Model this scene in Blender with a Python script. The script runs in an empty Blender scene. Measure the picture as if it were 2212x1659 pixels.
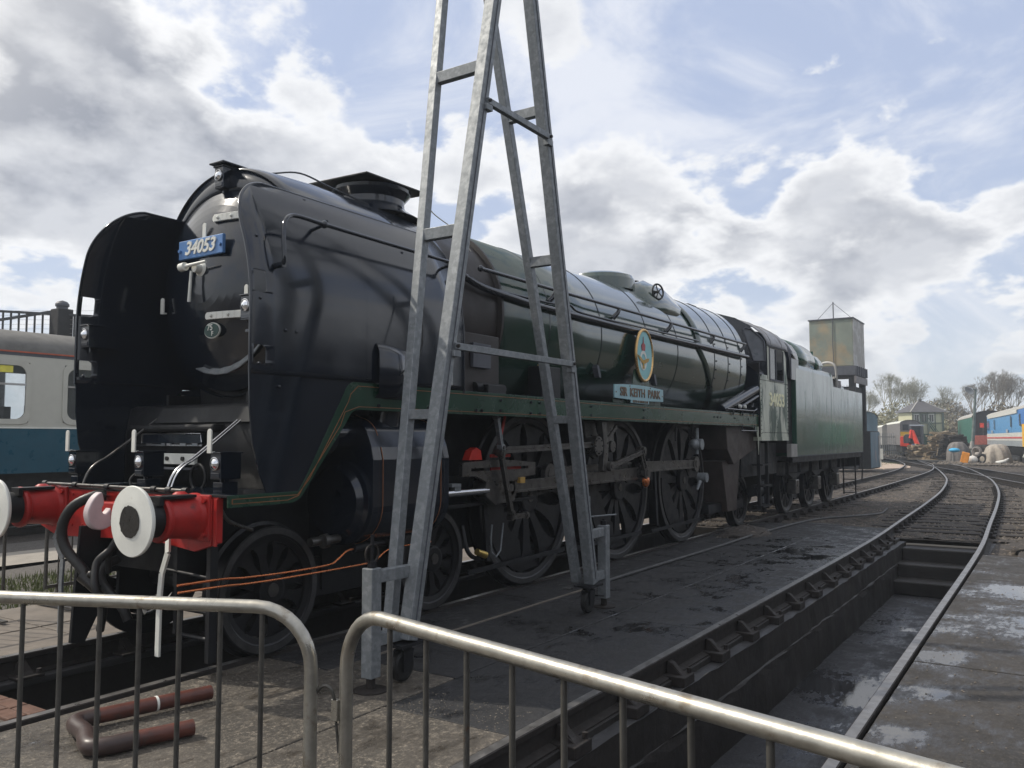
import bpy, bmesh, math, random
from math import sin, cos, pi, radians, sqrt, atan2, hypot
from mathutils import Vector, Matrix
import numpy as np
random.seed(7)
SC = bpy.context.scene
COL = SC.collection

# ------------------------------------------------------------------ camera
cam = bpy.data.cameras.new("camera"); camo = bpy.data.objects.new("camera", cam); COL.objects.link(camo)
SC.camera = camo
camo.location = (-3.656, -5.742, 1.588)
YAW, PIT = radians(33.25), radians(3.75)
fw = Vector((cos(YAW)*cos(PIT), sin(YAW)*cos(PIT), sin(PIT)))
camo.rotation_euler = fw.to_track_quat('-Z', 'Y').to_euler()
cam.sensor_fit = 'HORIZONTAL'; cam.sensor_width = 36.0; cam.lens = 36.0*1799.0/2212.0
cam.clip_start = 0.05; cam.clip_end = 2000.0
SC.render.resolution_x, SC.render.resolution_y = 1024, 768
SC.view_settings.view_transform = 'Standard'; SC.view_settings.look = 'None'
SC.view_settings.exposure = 0.0; SC.view_settings.gamma = 1.0
SC.view_settings.use_curve_mapping = False

# ------------------------------------------------------------------ light
SUN = Vector((-0.23, 0.69, 0.72)).normalized()          # direction towards the sun
EL = math.asin(SUN.z); AZ = atan2(SUN.x, SUN.y)
sl = bpy.data.lights.new("sun", 'SUN'); sl.energy = 3.4; sl.angle = radians(0.7); sl.color = (1.0, 0.93, 0.82)
so = bpy.data.objects.new("sun", sl); COL.objects.link(so)
so.rotation_euler = (-SUN).to_track_quat('-Z', 'Y').to_euler(); so.location = (-10, 30, 40)

W = bpy.data.worlds.new("World"); SC.world = W; W.use_nodes = True
nt = W.node_tree; nt.nodes.clear(); N = nt.nodes.new; L = nt.links.new
def wmath(op, a, b=None, c=None, clamp=False):
    n = N('ShaderNodeMath'); n.operation = op; n.use_clamp = clamp
    for i, v in enumerate((a, b, c)):
        if v is None: continue
        if isinstance(v, (int, float)): n.inputs[i].default_value = v
        else: L(v, n.inputs[i])
    return n.outputs[0]
out = N('ShaderNodeOutputWorld'); bg = N('ShaderNodeBackground'); bg.inputs['Strength'].default_value = 0.113
L(bg.outputs[0], out.inputs[0])
tc = N('ShaderNodeTexCoord'); D = tc.outputs['Generated']
sky = N('ShaderNodeTexSky'); sky.sky_type = 'NISHITA'; sky.sun_disc = False
sky.sun_elevation = EL; sky.sun_rotation = AZ % (2*pi); sky.dust_density = 2.0; sky.air_density = 1.0
sep = N('ShaderNodeSeparateXYZ'); L(D, sep.inputs[0]); dz = sep.outputs[2]
# cloud layer: direction flattened towards the horizon, as a cloud deck seen in perspective
k = wmath('DIVIDE', 1.0, wmath('ADD', wmath('MAXIMUM', dz, 0.0), 0.62))
sc = N('ShaderNodeVectorMath'); sc.operation = 'SCALE'; L(D, sc.inputs[0]); L(k, sc.inputs['Scale'])
P0 = sc.outputs[0]
def noise(vec, scale, detail, rough=0.55, dist=0.0, off=(0, 0, 0)):
    a = N('ShaderNodeVectorMath'); a.operation = 'ADD'; L(vec, a.inputs[0]); a.inputs[1].default_value = off
    n = N('ShaderNodeTexNoise'); n.noise_dimensions = '3D'; L(a.outputs[0], n.inputs['Vector'])
    n.inputs['Scale'].default_value = scale; n.inputs['Detail'].default_value = detail
    n.inputs['Roughness'].default_value = rough; n.inputs['Distortion'].default_value = dist
    return n.outputs['Fac']
def blob(d, r, amp):
    s = N('ShaderNodeVectorMath'); s.operation = 'DISTANCE'; L(D, s.inputs[0]); s.inputs[1].default_value = Vector(d).normalized()
    m = N('ShaderNodeMapRange'); m.interpolation_type = 'SMOOTHSTEP'; L(s.outputs['Value'], m.inputs['Value'])
    m.inputs['From Min'].default_value = r; m.inputs['From Max'].default_value = 0.0
    m.inputs['To Min'].default_value = 0.0; m.inputs['To Max'].default_value = amp
    return m.outputs[0]
def smooth(v, a, b, ta=0.0, tb=1.0):
    m = N('ShaderNodeMapRange'); m.interpolation_type = 'SMOOTHSTEP'; L(v, m.inputs['Value'])
    m.inputs['From Min'].default_value = a; m.inputs['From Max'].default_value = b
    m.inputs['To Min'].default_value = ta; m.inputs['To Max'].default_value = tb
    return m.outputs[0]
OFF = (1.3, 0.4, 8.8)
so_ = Vector(OFF) + SUN*0.075 + Vector((0, 0, 0.055))
flat = N('ShaderNodeMapping'); L(P0, flat.inputs[0]); flat.inputs['Scale'].default_value = (1, 1, 1.75); P0 = flat.outputs[0]
big = noise(P0, 2.6, 2.0, 0.5, 0.0, OFF)
d1 = noise(P0, 6.8, 10.0, 0.54, 0.12, OFF)
d2 = noise(P0, 6.8, 8.0, 0.54, 0.12, tuple(so_))
BL = []
BL.append(((0.460, 0.815, 0.353), 0.24, 0.20))
BL.append(((0.433, 0.865, 0.254), 0.24, 0.20))
BL.append(((0.906, 0.343, 0.249), 0.22, 0.15))
BL.append(((0.858, 0.468, 0.212), 0.20, 0.10))
BL.append(((0.655, 0.683, 0.322), 0.34, 0.09))
BL.append(((0.571, 0.696, 0.436), 0.20, -0.03))
BL.append(((0.835, 0.323, 0.445), 0.24, -0.20))
BL.append(((0.914, 0.026, 0.404), 0.22, -0.14))
BL.append(((0.989, 0.107, 0.102), 0.12, -0.20))
BL.append(((0.911, 0.174, 0.374), 0.16, 0.08))
BL.append(((0.972, 0.134, 0.193), 0.20, 0.13))
BL.append(((0.449, 0.872, 0.195), 0.12, -0.12))
BL.append(((0.532, 0.816, 0.225), 0.10, -0.05))
BL.append(((0.687, 0.576, 0.442), 0.18, -0.16))
BL.append(((0.897, 0.305, 0.321), 0.12, -0.08))
def addall(base):
    s = base
    for b in BL: s = wmath('ADD', s, blob(*b))
    return s
blobs = addall(0.0 if False else wmath('MULTIPLY', big, 0.0))
shape = wmath('ADD', wmath('MULTIPLY', big, 0.35), wmath('MULTIPLY', d1, 0.82))
shape2 = wmath('ADD', wmath('MULTIPLY', big, 0.35), wmath('MULTIPLY', d2, 0.82))
dens = wmath('ADD', shape, blobs)
dens2 = wmath('ADD', shape2, blobs)
cover = smooth(dens, 0.545, 0.615)
thick = smooth(dens, 0.60, 0.79)
relief = wmath('SUBTRACT', dens, dens2)                   # >0: a bump that faces the sun
lit = wmath('ADD', wmath('MULTIPLY', relief, 5.0), 0.36, clamp=True)
def mixc(f, a, b):
    m = N('ShaderNodeMix'); m.data_type = 'RGBA'; m.clamp_factor = True
    L(f, m.inputs[0])
    for i, v in ((6, a), (7, b)):
        if isinstance(v, tuple): m.inputs[i].default_value = v
        else: L(v, m.inputs[i])
    return m.outputs[2]
white = (8.7, 8.8, 9.0, 1); grey = (2.7, 2.95, 3.6, 1); midc = (5.2, 5.5, 6.2, 1)
body = mixc(thick, white, grey)
body = mixc(wmath('MULTIPLY', lit, 0.62), body, white)
body = mixc(smooth(d1, 0.42, 0.70, 0.0, 0.30), body, midc)
hz = wmath('POWER', wmath('SUBTRACT', 1.0, wmath('MAXIMUM', dz, 0.0), clamp=True), 7.0)
skyt = mixc(hz, (4.7, 5.5, 7.5, 1), (7.0, 7.8, 8.4, 1))
skym = mixc(wmath('MULTIPLY', hz, 0.0), skyt, skyt)
nm = N('ShaderNodeMix'); nm.data_type = 'RGBA'; nm.blend_type = 'MIX'; nm.inputs[0].default_value = 0.82
L(sky.outputs[0], nm.inputs[6]); L(skym, nm.inputs[7])
skyc = nm.outputs[2]
wisp = wmath('MULTIPLY', noise(P0, 3.4, 9.0, 0.6, 0.6, (5.2, 1.1, 2.2)), 1.0)
skyc = mixc(smooth(wisp, 0.44, 0.66, 0.0, 0.75), skyc, (8.2, 8.4, 8.9, 1))
haze_f = smooth(dz, 0.02, 0.16, 0.45, 0.0)
cl = mixc(cover, skyc, body)
cl = mixc(haze_f, cl, (7.0, 7.5, 8.0, 1))
# thin bright veil towards the sun
sd = N('ShaderNodeVectorMath'); sd.operation = 'DOT_PRODUCT'; L(D, sd.inputs[0]); sd.inputs[1].default_value = SUN
glow = smooth(sd.outputs['Value'], 0.62, 1.0, 0.0, 0.7)
cl = mixc(glow, cl, (13.0, 12.6, 11.8, 1))
# below the horizon the dome is ground-coloured
cl = mixc(smooth(dz, 0.0, -0.03), cl, (0.9, 0.85, 0.8, 1))
L(cl, bg.inputs['Color'])

# ------------------------------------------------------------------ materials
MATS = {}
def mat(name, col, rough=0.5, metal=0.0, var=0.25, scale=6.0, rvar=0.12, bump=0.0, bscale=40.0, coat=0.0,
        col2=None, c2t=(0.55, 0.75), c2scale=2.0, stretch=(1, 1, 1), spec=0.5, detail=5.0, trans=0.0, ior=1.45, emit=None):
    m = bpy.data.materials.new(name); m.use_nodes = True; MATS[name] = m
    t = m.node_tree; n = t.nodes; l = t.links; b = n['Principled BSDF']
    b.inputs['Metallic'].default_value = metal
    b.inputs['Specular IOR Level'].default_value = spec
    b.inputs['Coat Weight'].default_value = coat; b.inputs['Coat Roughness'].default_value = 0.08
    b.inputs['IOR'].default_value = ior
    if trans: b.inputs['Transmission Weight'].default_value = trans
    g = n.new('ShaderNodeNewGeometry'); mp = n.new('ShaderNodeMapping'); l.new(g.outputs['Position'], mp.inputs[0])
    mp.inputs['Scale'].default_value = stretch
    def nz(s, d=detail, r=0.6):
        q = n.new('ShaderNodeTexNoise'); q.inputs['Scale'].default_value = s; q.inputs['Detail'].default_value = d
        q.inputs['Roughness'].default_value = r; l.new(mp.outputs[0], q.inputs['Vector']); return q.outputs['Fac']
    def rng(v, a, bb, c, d, sm=False):
        q = n.new('ShaderNodeMapRange'); l.new(v, q.inputs['Value'])
        if sm: q.interpolation_type = 'SMOOTHSTEP'
        for i, x in zip(('From Min', 'From Max', 'To Min', 'To Max'), (a, bb, c, d)): q.inputs[i].default_value = x
        return q.outputs[0]
    f = nz(scale)
    v = rng(f, 0.25, 0.75, 1-var, 1+var)
    mx = n.new('ShaderNodeMix'); mx.data_type = 'RGBA'; mx.blend_type = 'MULTIPLY'; mx.inputs[0].default_value = 1.0
    c = n.new('ShaderNodeCombineColor')
    for i in range(3): l.new(v, c.inputs[i])
    l.new(c.outputs[0], mx.inputs[7]); mx.inputs[6].default_value = (*col, 1)
    if col2 is not None:
        m2 = n.new('ShaderNodeMix'); m2.data_type = 'RGBA'; l.new(rng(nz(c2scale, 7.0), c2t[0], c2t[1], 0, 1, True), m2.inputs[0])
        m2.inputs[6].default_value = (*col, 1); m2.inputs[7].default_value = (*col2, 1); l.new(m2.outputs[2], mx.inputs[6])
    l.new(mx.outputs[2], b.inputs['Base Color'])
    l.new(rng(nz(scale*0.7+1), 0.3, 0.7, max(0.02, rough-rvar), min(1, rough+rvar)), b.inputs['Roughness'])
    if bump:
        bp = n.new('ShaderNodeBump'); bp.inputs['Strength'].default_value = 1.0; bp.inputs['Distance'].default_value = bump
        l.new(nz(bscale, 4.0), bp.inputs['Height']); l.new(bp.outputs[0], b.inputs['Normal'])
    if emit: b.inputs['Emission Color'].default_value = (*emit[0], 1); b.inputs['Emission Strength'].default_value = emit[1]
    return m
M = MATS
mat('black_satin', (0.006, 0.010, 0.018), 0.15, var=0.2, scale=3, rvar=0.06, bump=0.0011, bscale=1.6, spec=0.8, coat=0.15)
mat('black_matt', (0.012, 0.013, 0.015), 0.6, var=0.4, scale=5, bump=0.001, bscale=60)
mat('smoke_brown', (0.022, 0.017, 0.016), 0.5, var=0.4, scale=4, bump=0.001, bscale=50)
mat('loco_green', (0.008, 0.036, 0.023), 0.22, var=0.2, scale=2, rvar=0.06, bump=0.0010, bscale=2.0, coat=1.0, spec=1.0)
mat('painted_sky_glass', (0.13, 0.14, 0.155), 0.35)  # pale grey base colour stands in for sky reflected in the panes
mat('tender_grime', (0.035, 0.04, 0.037), 0.45, var=0.3)
mat('faded_paint', (0.16, 0.13, 0.115), 0.4, var=0.25, stretch=(1, 1, .3), col2=(0.06, 0.08, 0.06), c2t=(.5, .62))
mat('fresh_green', (0.025, 0.16, 0.085), 0.35, var=0.2, stretch=(1, 1, .3))
mat('valance_green', (0.014, 0.05, 0.03), 0.25, var=0.25, scale=3, rvar=0.08, bump=0.002, bscale=2.5, coat=0.2)
mat('lining_orange', (0.28, 0.11, 0.04), 0.5)
mat('beam_red', (0.40, 0.020, 0.017), 0.42, var=0.25, scale=8, bump=0.0010, bscale=60, col2=(0.06, 0.012, 0.012), c2t=(0.54, 0.78), c2scale=8)
mat('bright_red', (0.55, 0.03, 0.02), 0.5)
mat('white_paint', (0.72, 0.72, 0.66), 0.45, var=0.12, scale=5, col2=(0.45, 0.4, 0.3), c2t=(0.64, 0.8), c2scale=7)
mat('pink_paint', (0.55, 0.46, 0.46), 0.42, var=0.15, scale=6)
mat('grease', (0.02, 0.018, 0.015), 0.35, var=0.5, scale=40, bump=0.002, bscale=70)
mat('frame_dark', (0.005, 0.0055, 0.0075), 0.55, var=0.5, scale=7, bump=0.001, bscale=50)
mat('wheel_dark', (0.0045, 0.0045, 0.006), 0.42, var=0.5, scale=9, bump=0.0008, bscale=60)
mat('tyre_steel', (0.10, 0.10, 0.10), 0.4, metal=0.8, var=0.3, scale=12)
mat('motion_steel', (0.12, 0.115, 0.108), 0.34, metal=0.75, var=0.35, scale=10, col2=(0.03, 0.025, 0.02), c2scale=8)
mat('bright_steel', (0.55, 0.55, 0.56), 0.22, metal=1.0, var=0.1)
mat('brown_panel', (0.05, 0.038, 0.033), 0.55, var=0.35, scale=5, bump=0.001)
mat('copper', (0.75, 0.25, 0.10), 0.28, metal=0.9, var=0.15, scale=20)
mat('brass', (0.6, 0.42, 0.12), 0.35, metal=0.9, var=0.2, scale=20)
mat('rubber', (0.012, 0.012, 0.012), 0.5, var=0.3, scale=20)
mat('galvanised', (0.19, 0.205, 0.215), 0.50, metal=0.3, var=0.18, scale=30, rvar=0.15, bump=0.0004, bscale=60, col2=(0.24, 0.255, 0.265), c2t=(0.48, 0.58), c2scale=16)
mat('barrier_steel', (0.42, 0.40, 0.35), 0.36, metal=0.8, var=0.35, scale=14, rvar=0.12, bump=0.0006, bscale=60, col2=(0.22, 0.19, 0.15), c2t=(0.52, 0.68), c2scale=14)
mat('barrier_bar', (0.10, 0.095, 0.085), 0.5, metal=0.5, var=0.3, scale=25, col2=(0.12, 0.06, 0.03), c2t=(0.62, 0.75), c2scale=12)
mat('lamp_lens', (0.85, 0.86, 0.88), 0.08, metal=0.9, var=0.1)
mat('plate_blue', (0.10, 0.22, 0.46), 0.35, var=0.1)
mat('shed_green', (0.01, 0.05, 0.04), 0.35)
mat('sky_blue_enamel', (0.22, 0.50, 0.52), 0.4, var=0.08)
mat('sky_blue_enamel_2', (0.28, 0.46, 0.50), 0.4, var=0.1)
mat('letter_bronze', (0.16, 0.10, 0.06), 0.4, metal=0.3, var=0.4, scale=30)
mat('gold_rim', (0.65, 0.42, 0.18), 0.3, metal=0.8)
mat('ochre', (0.45, 0.27, 0.06), 0.5); mat('crimson', (0.35, 0.04, 0.05), 0.5)
mat('weathered_cab', (0.50, 0.52, 0.43), 0.40, var=0.2, scale=5, stretch=(1, 1, 0.35), col2=(0.025, 0.06, 0.038), c2t=(0.46, 0.58), c2scale=2.4)
mat('cream_number', (0.85, 0.82, 0.55), 0.5, var=0.1)
mat('tender_green', (0.012, 0.065, 0.040), 0.20, var=0.35, scale=3, stretch=(1, 1, 0.3), bump=0.002, bscale=2.5, coat=0.6, spec=0.9, col2=(0.05, 0.085, 0.065), c2t=(0.55, 0.8), c2scale=1.6)
mat('window_glass', (0.02, 0.025, 0.03), 0.06, spec=0.8, var=0.1)
mat('coach_pane', (0.70,0.74,0.76), 0.03, trans=0.95, var=0.05, rvar=0.02, ior=1.3)
mat('clear_glass', (0.9, 0.95, 0.95), 0.02, trans=1.0, var=0.02, rvar=0.01, ior=1.1)
mat('cab_roof', (0.30, 0.30, 0.31), 0.5, var=0.35, scale=8, col2=(0.3, 0.29, 0.28), c2t=(0.5, 0.7))
mat('rail_side', (0.018, 0.014, 0.012), 0.75, var=0.35, scale=20, bump=0.001)
mat('rail_top', (0.22, 0.21, 0.20), 0.38, metal=0.7, var=0.3, scale=14, rvar=0.15)
mat('concrete', (0.058, 0.054, 0.05), 0.7)
mat('ledge_concrete', (0.034, 0.033, 0.034), 0.6, var=0.35, scale=4, bump=0.004, bscale=18)
mat('pit_wall', (0.018, 0.015, 0.013), 0.6, var=0.5, scale=3, bump=0.006, bscale=10)
mat('brick', (0.12, 0.062, 0.042), 0.8, var=0.35, scale=12, bump=0.003, bscale=60)
mat('ballast', (0.055, 0.046, 0.039), 0.9, var=0.45, scale=30, bump=0.01, bscale=35, col2=(0.19, 0.155, 0.125), c2t=(0.55, 0.72), c2scale=7)
mat('stone', (0.14, 0.12, 0.10), 0.85, var=0.7, scale=3)
mat('sleeper', (0.024, 0.019, 0.016), 0.85, var=0.5, scale=12, bump=0.003, bscale=50)
mat('light_path', (0.30, 0.27, 0.23), 0.8, var=0.15, scale=5, bump=0.003)
mat('light_concrete', (0.17, 0.145, 0.12), 0.8, var=0.25, scale=4, bump=0.003, bscale=30, col2=(0.10, 0.085, 0.07), c2scale=3)
mat('gravel', (0.10, 0.09, 0.08), 0.9, var=0.5, scale=40, bump=0.006, bscale=60)
mat('far_ground', (0.05, 0.045, 0.036), 0.9, var=0.3, scale=0.6)
mat('grass', (0.11, 0.13, 0.04), 0.8, var=0.4, scale=3)
mat('orange_pipe', (0.10, 0.032, 0.022), 0.42, var=0.4, scale=10, col2=(0.06, 0.035, 0.03), c2t=(.5, .7), c2scale=9)
mat('grit', (0.15, 0.13, 0.105), 0.9, var=0.6, scale=9)
mat('dark_pipe', (0.05, 0.032, 0.028), 0.4, var=0.3, scale=10)
mat('coach_cream', (0.50, 0.49, 0.43), 0.4, var=0.05, bump=0.0015, bscale=3)
mat('coach_teal', (0.012, 0.075, 0.115), 0.35, var=0.1)
mat('coach_roof', (0.13, 0.125, 0.115), 0.8, var=0.25, scale=5)
mat('coach_stripe', (0.45, 0.10, 0.05), 0.5)
mat('seat_brown', (0.06, 0.05, 0.05), 0.8)
mat('yellow_notice', (0.75, 0.68, 0.10), 0.6)
mat('underframe', (0.02, 0.02, 0.021), 0.7, var=0.4)
mat('bridge_iron', (0.06, 0.062, 0.066), 0.6)
mat('tank_green', (0.22, 0.25, 0.21), 0.85, var=0.15, scale=1.5, bump=0.003, bscale=3, col2=(0.33, 0.27, 0.18), c2t=(0.45, 0.65), c2scale=0.8)
mat('tank_pale', (0.30, 0.29, 0.27), 0.6, var=0.15, scale=1.5, col2=(0.42, 0.42, 0.41), c2t=(0.5, 0.6), c2scale=1.2)
mat('tank_frame', (0.08, 0.085, 0.10), 0.6); mat('dark_timber', (0.02, 0.02, 0.022), 0.8)
mat('grey_corrugated', (0.17, 0.16, 0.16), 0.6)
mat('faded_blue', (0.10, 0.16, 0.20), 0.5, var=0.5, scale=1.5, stretch=(1, 1, 0.25), col2=(0.35, 0.22, 0.19), c2t=(0.6, 0.7), c2scale=2)
mat('pale_roof', (0.36, 0.40, 0.45), 0.5, var=0.1); mat('white_canvas', (0.60, 0.61, 0.55), 0.7, var=0.1)
mat('box_green', (0.035, 0.09, 0.06), 0.6); mat('box_cream', (0.50, 0.49, 0.34), 0.6, var=0.06); mat('box_frame', (0.10, 0.13, 0.11), 0.6)
mat('slate', (0.085, 0.08, 0.085), 0.6, var=0.2, scale=3)
mat('exc_red', (0.75, 0.06, 0.03), 0.4); mat('exc_grey', (0.06, 0.065, 0.075), 0.5); mat('safety_yellow', (0.75, 0.42, 0.03), 0.45)
mat('timber', (0.26, 0.20, 0.13), 0.8, var=0.5, scale=2); mat('timber_dark', (0.035, 0.028, 0.022), 0.85, var=0.5, scale=3)
mat('tarp_grey', (0.17, 0.155, 0.145), 0.8, var=0.3, bump=0.03, bscale=4); mat('tarp_pale', (0.36, 0.32, 0.27), 0.7, var=0.25, bump=0.03, bscale=4)
mat('cloth_white', (0.65, 0.65, 0.62), 0.7); mat('bright_blue', (0.05, 0.38, 0.65), 0.5); mat('navy', (0.03, 0.05, 0.12), 0.7)
mat('orange_plastic', (0.75, 0.28, 0.03), 0.5)
mat('ns_blue', (0.09, 0.30, 0.58), 0.35); mat('ns_blue_dark', (0.03, 0.17, 0.50), 0.35); mat('ns_white', (0.62, 0.62, 0.58), 0.4); mat('ns_red', (0.60, 0.09, 0.10), 0.4); mat('ns_grey', (0.30, 0.33, 0.35), 0.45)
mat('van_green', (0.03, 0.16, 0.11), 0.5); mat('van_end', (0.02, 0.021, 0.025), 0.7); mat('wagon_red', (0.45, 0.12, 0.09), 0.6)
mat('roof_pale', (0.36, 0.35, 0.32), 0.7, var=0.1)
mat('lamp_post', (0.13, 0.16, 0.15), 0.6, var=0.4, scale=4); mat('palisade', (0.22, 0.24, 0.25), 0.5)
mat('bark', (0.27, 0.24, 0.20), 0.9, var=0.25, scale=3); mat('bark_pale', (0.36, 0.35, 0.27), 0.9, var=0.2, scale=3)
mat('bark_dark', (0.10, 0.085, 0.065), 0.9, var=0.25, scale=3)
mat('bush_olive', (0.24, 0.225, 0.135), 0.9, var=0.35, scale=0.8); mat('bush_brown', (0.20, 0.17, 0.12), 0.9, var=0.35, scale=0.8)
mat('shed_sheet', (0.018, 0.017, 0.017), 0.8, var=0.3, scale=0.5); mat('sand', (0.42, 0.33, 0.26), 0.9, var=0.2)
mat('rope', (0.35, 0.34, 0.30), 0.9)
mat('hose_grey', (0.05, 0.05, 0.05), 0.6, var=0.4, scale=5)

# yard concrete: oily, damp in places (gloss only where water lies)
def yard_material(name, base, light, spots, wet=0.54):
    m = bpy.data.materials.new(name); m.use_nodes = True; MATS[name] = m
    t = m.node_tree; n = t.nodes; l = t.links; b = n['Principled BSDF']
    g = n.new('ShaderNodeNewGeometry'); P = g.outputs['Position']
    def nz(s, d=6.0, r=0.6, st=(1, 1, 1)):
        mp = n.new('ShaderNodeMapping'); l.new(P, mp.inputs[0]); mp.inputs['Scale'].default_value = st
        q = n.new('ShaderNodeTexNoise'); q.inputs['Scale'].default_value = s; q.inputs['Detail'].default_value = d
        q.inputs['Roughness'].default_value = r; l.new(mp.outputs[0], q.inputs['Vector']); return q.outputs['Fac']
    def rng(v, a, bb, c, d, sm=True):
        q = n.new('ShaderNodeMapRange'); l.new(v, q.inputs['Value'])
        if sm: q.interpolation_type = 'SMOOTHSTEP'
        for i, x in zip(('From Min', 'From Max', 'To Min', 'To Max'), (a, bb, c, d)): q.inputs[i].default_value = x
        return q.outputs[0]
    def mx(f, a, c):
        q = n.new('ShaderNodeMix'); q.data_type = 'RGBA'; l.new(f, q.inputs[0])
        for i, v in ((6, a), (7, c)):
            if isinstance(v, tuple): q.inputs[i].default_value = (*v[:3], 1)
            else: l.new(v, q.inputs[i])
        return q.outputs[2]
    def mt(op, a, c):
        q = n.new('ShaderNodeMath'); q.operation = op
        for i, v in enumerate((a, c)):
            if isinstance(v, (int, float)): q.inputs[i].default_value = v
            else: l.new(v, q.inputs[i])
        return q.outputs[0]
    c = mx(rng(nz(1.1), 0.35, 0.65, 0, 1), tuple(x*0.62 for x in base), tuple(x*1.25 for x in base))
    c = mx(rng(nz(9.0, 8.0, 0.7), 0.52, 0.72, 0, 0.75), c, light)
    c = mx(rng(nz(0.8, 4.0), 0.56, 0.68, 0, 0.45), c, tuple(x*0.5 for x in base))
    c = mx(rng(nz(42.0, 6.0, 0.8), 0.50, 0.66, 0, 0.75), c, tuple(x*1.25 for x in light))
    c = mx(rng(nz(75.0, 3.0, 0.8), 0.55, 0.68, 0, 0.6), c, tuple(x*.4 for x in base))
    s = None
    for (x, y, r, a, st) in spots:
        q = n.new('ShaderNodeMapping'); l.new(P, q.inputs[0])
        q.inputs['Location'].default_value = (-x*st[0], -y*st[1], 0); q.inputs['Scale'].default_value = (st[0], st[1], 0)
        d = n.new('ShaderNodeVectorMath'); d.operation = 'LENGTH'; l.new(q.outputs[0], d.inputs[0])
        v = rng(d.outputs['Value'], r, 0.0, 0.0, a)
        s = v if s is None else mt('MAXIMUM', s, v)
    w = nz(2.2, 9.0, 0.62)
    w = mt('ADD', w, mt('MULTIPLY', mt('SUBTRACT', nz(13.0, 8.0, 0.7, (.5, 1.6, 1)), 0.5), 0.55))
    w = mt('ADD', w, s if s is not None else 0.0)
    wetm = rng(w, wet+0.10, wet+0.20, 0, 1); damp = rng(w, wet-0.08, wet+0.14, 0, 1)
    c = mx(damp, c, mx(rng(nz(3.0), .3, .7, 0, 1), tuple(x*0.70 for x in base), tuple(x*0.85 for x in base)))
    l.new(c, b.inputs['Base Color'])
    r = mt('SUBTRACT', rng(nz(6.0), 0.3, 0.7, 0.62, 0.85), mt('MULTIPLY', damp, 0.40))
    r = mt('SUBTRACT', r, mt('MULTIPLY', wetm, 0.34)); r = mt('MAXIMUM', r, 0.03)
    l.new(r, b.inputs['Roughness'])
    l.new(rng(wetm, 0, 1, 0.5, 1.0, False), b.inputs['Specular IOR Level'])
    bp = n.new('ShaderNodeBump'); bp.inputs['Distance'].default_value = 0.006
    h = mt('ADD', nz(30.0, 6.0, 0.7), mt('MULTIPLY', nz(4.0), 2.0))
    l.new(h, bp.inputs['Height']); st_ = mt('SUBTRACT', 1.0, mt('MULTIPLY', wetm, 0.97)); l.new(st_, bp.inputs['Strength'])
    l.new(bp.outputs[0], b.inputs['Normal'])
    return m
yard_material('yard_main', (0.019, 0.019, 0.0205), (0.036, 0.034, 0.033), [(8.4, -2.75, 1.5, 0.20, (0.45, 1)), (5.5, -2.7, 1.1, 0.15, (0.4, 1)), (3.0, -2.6, .8, .12, (.5, 1))])
yard_material('yard_right', (0.036, 0.031, 0.026), (0.07, 0.061, 0.05),
              [(6.6, -5.35, 0.8, 0.34, (1, 1)), (4.7, -5.5, 1.2, 0.26, (1, 1)), (3.2, -4.95, 0.35, 0.30, (0.6, 1)), (2.3, -4.98, 0.3, 0.28, (1, 1)), (1.4, -5.0, 0.3, 0.28, (1, 1))])
yard_material('yard_pit', (0.024, 0.024, 0.027), (0.05, 0.05, 0.055),
              [(5.3, -3.95, 0.95, 0.34, (0.75, 1)), (8.6, -3.6, 1.0, 0.16, (0.6, 1)), (4.0, -4.1, 0.8, 0.16, (0.6, 1))])
yard_material('yard_front', (0.072, 0.062, 0.050), (0.24, 0.205, 0.16), [])

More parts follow.
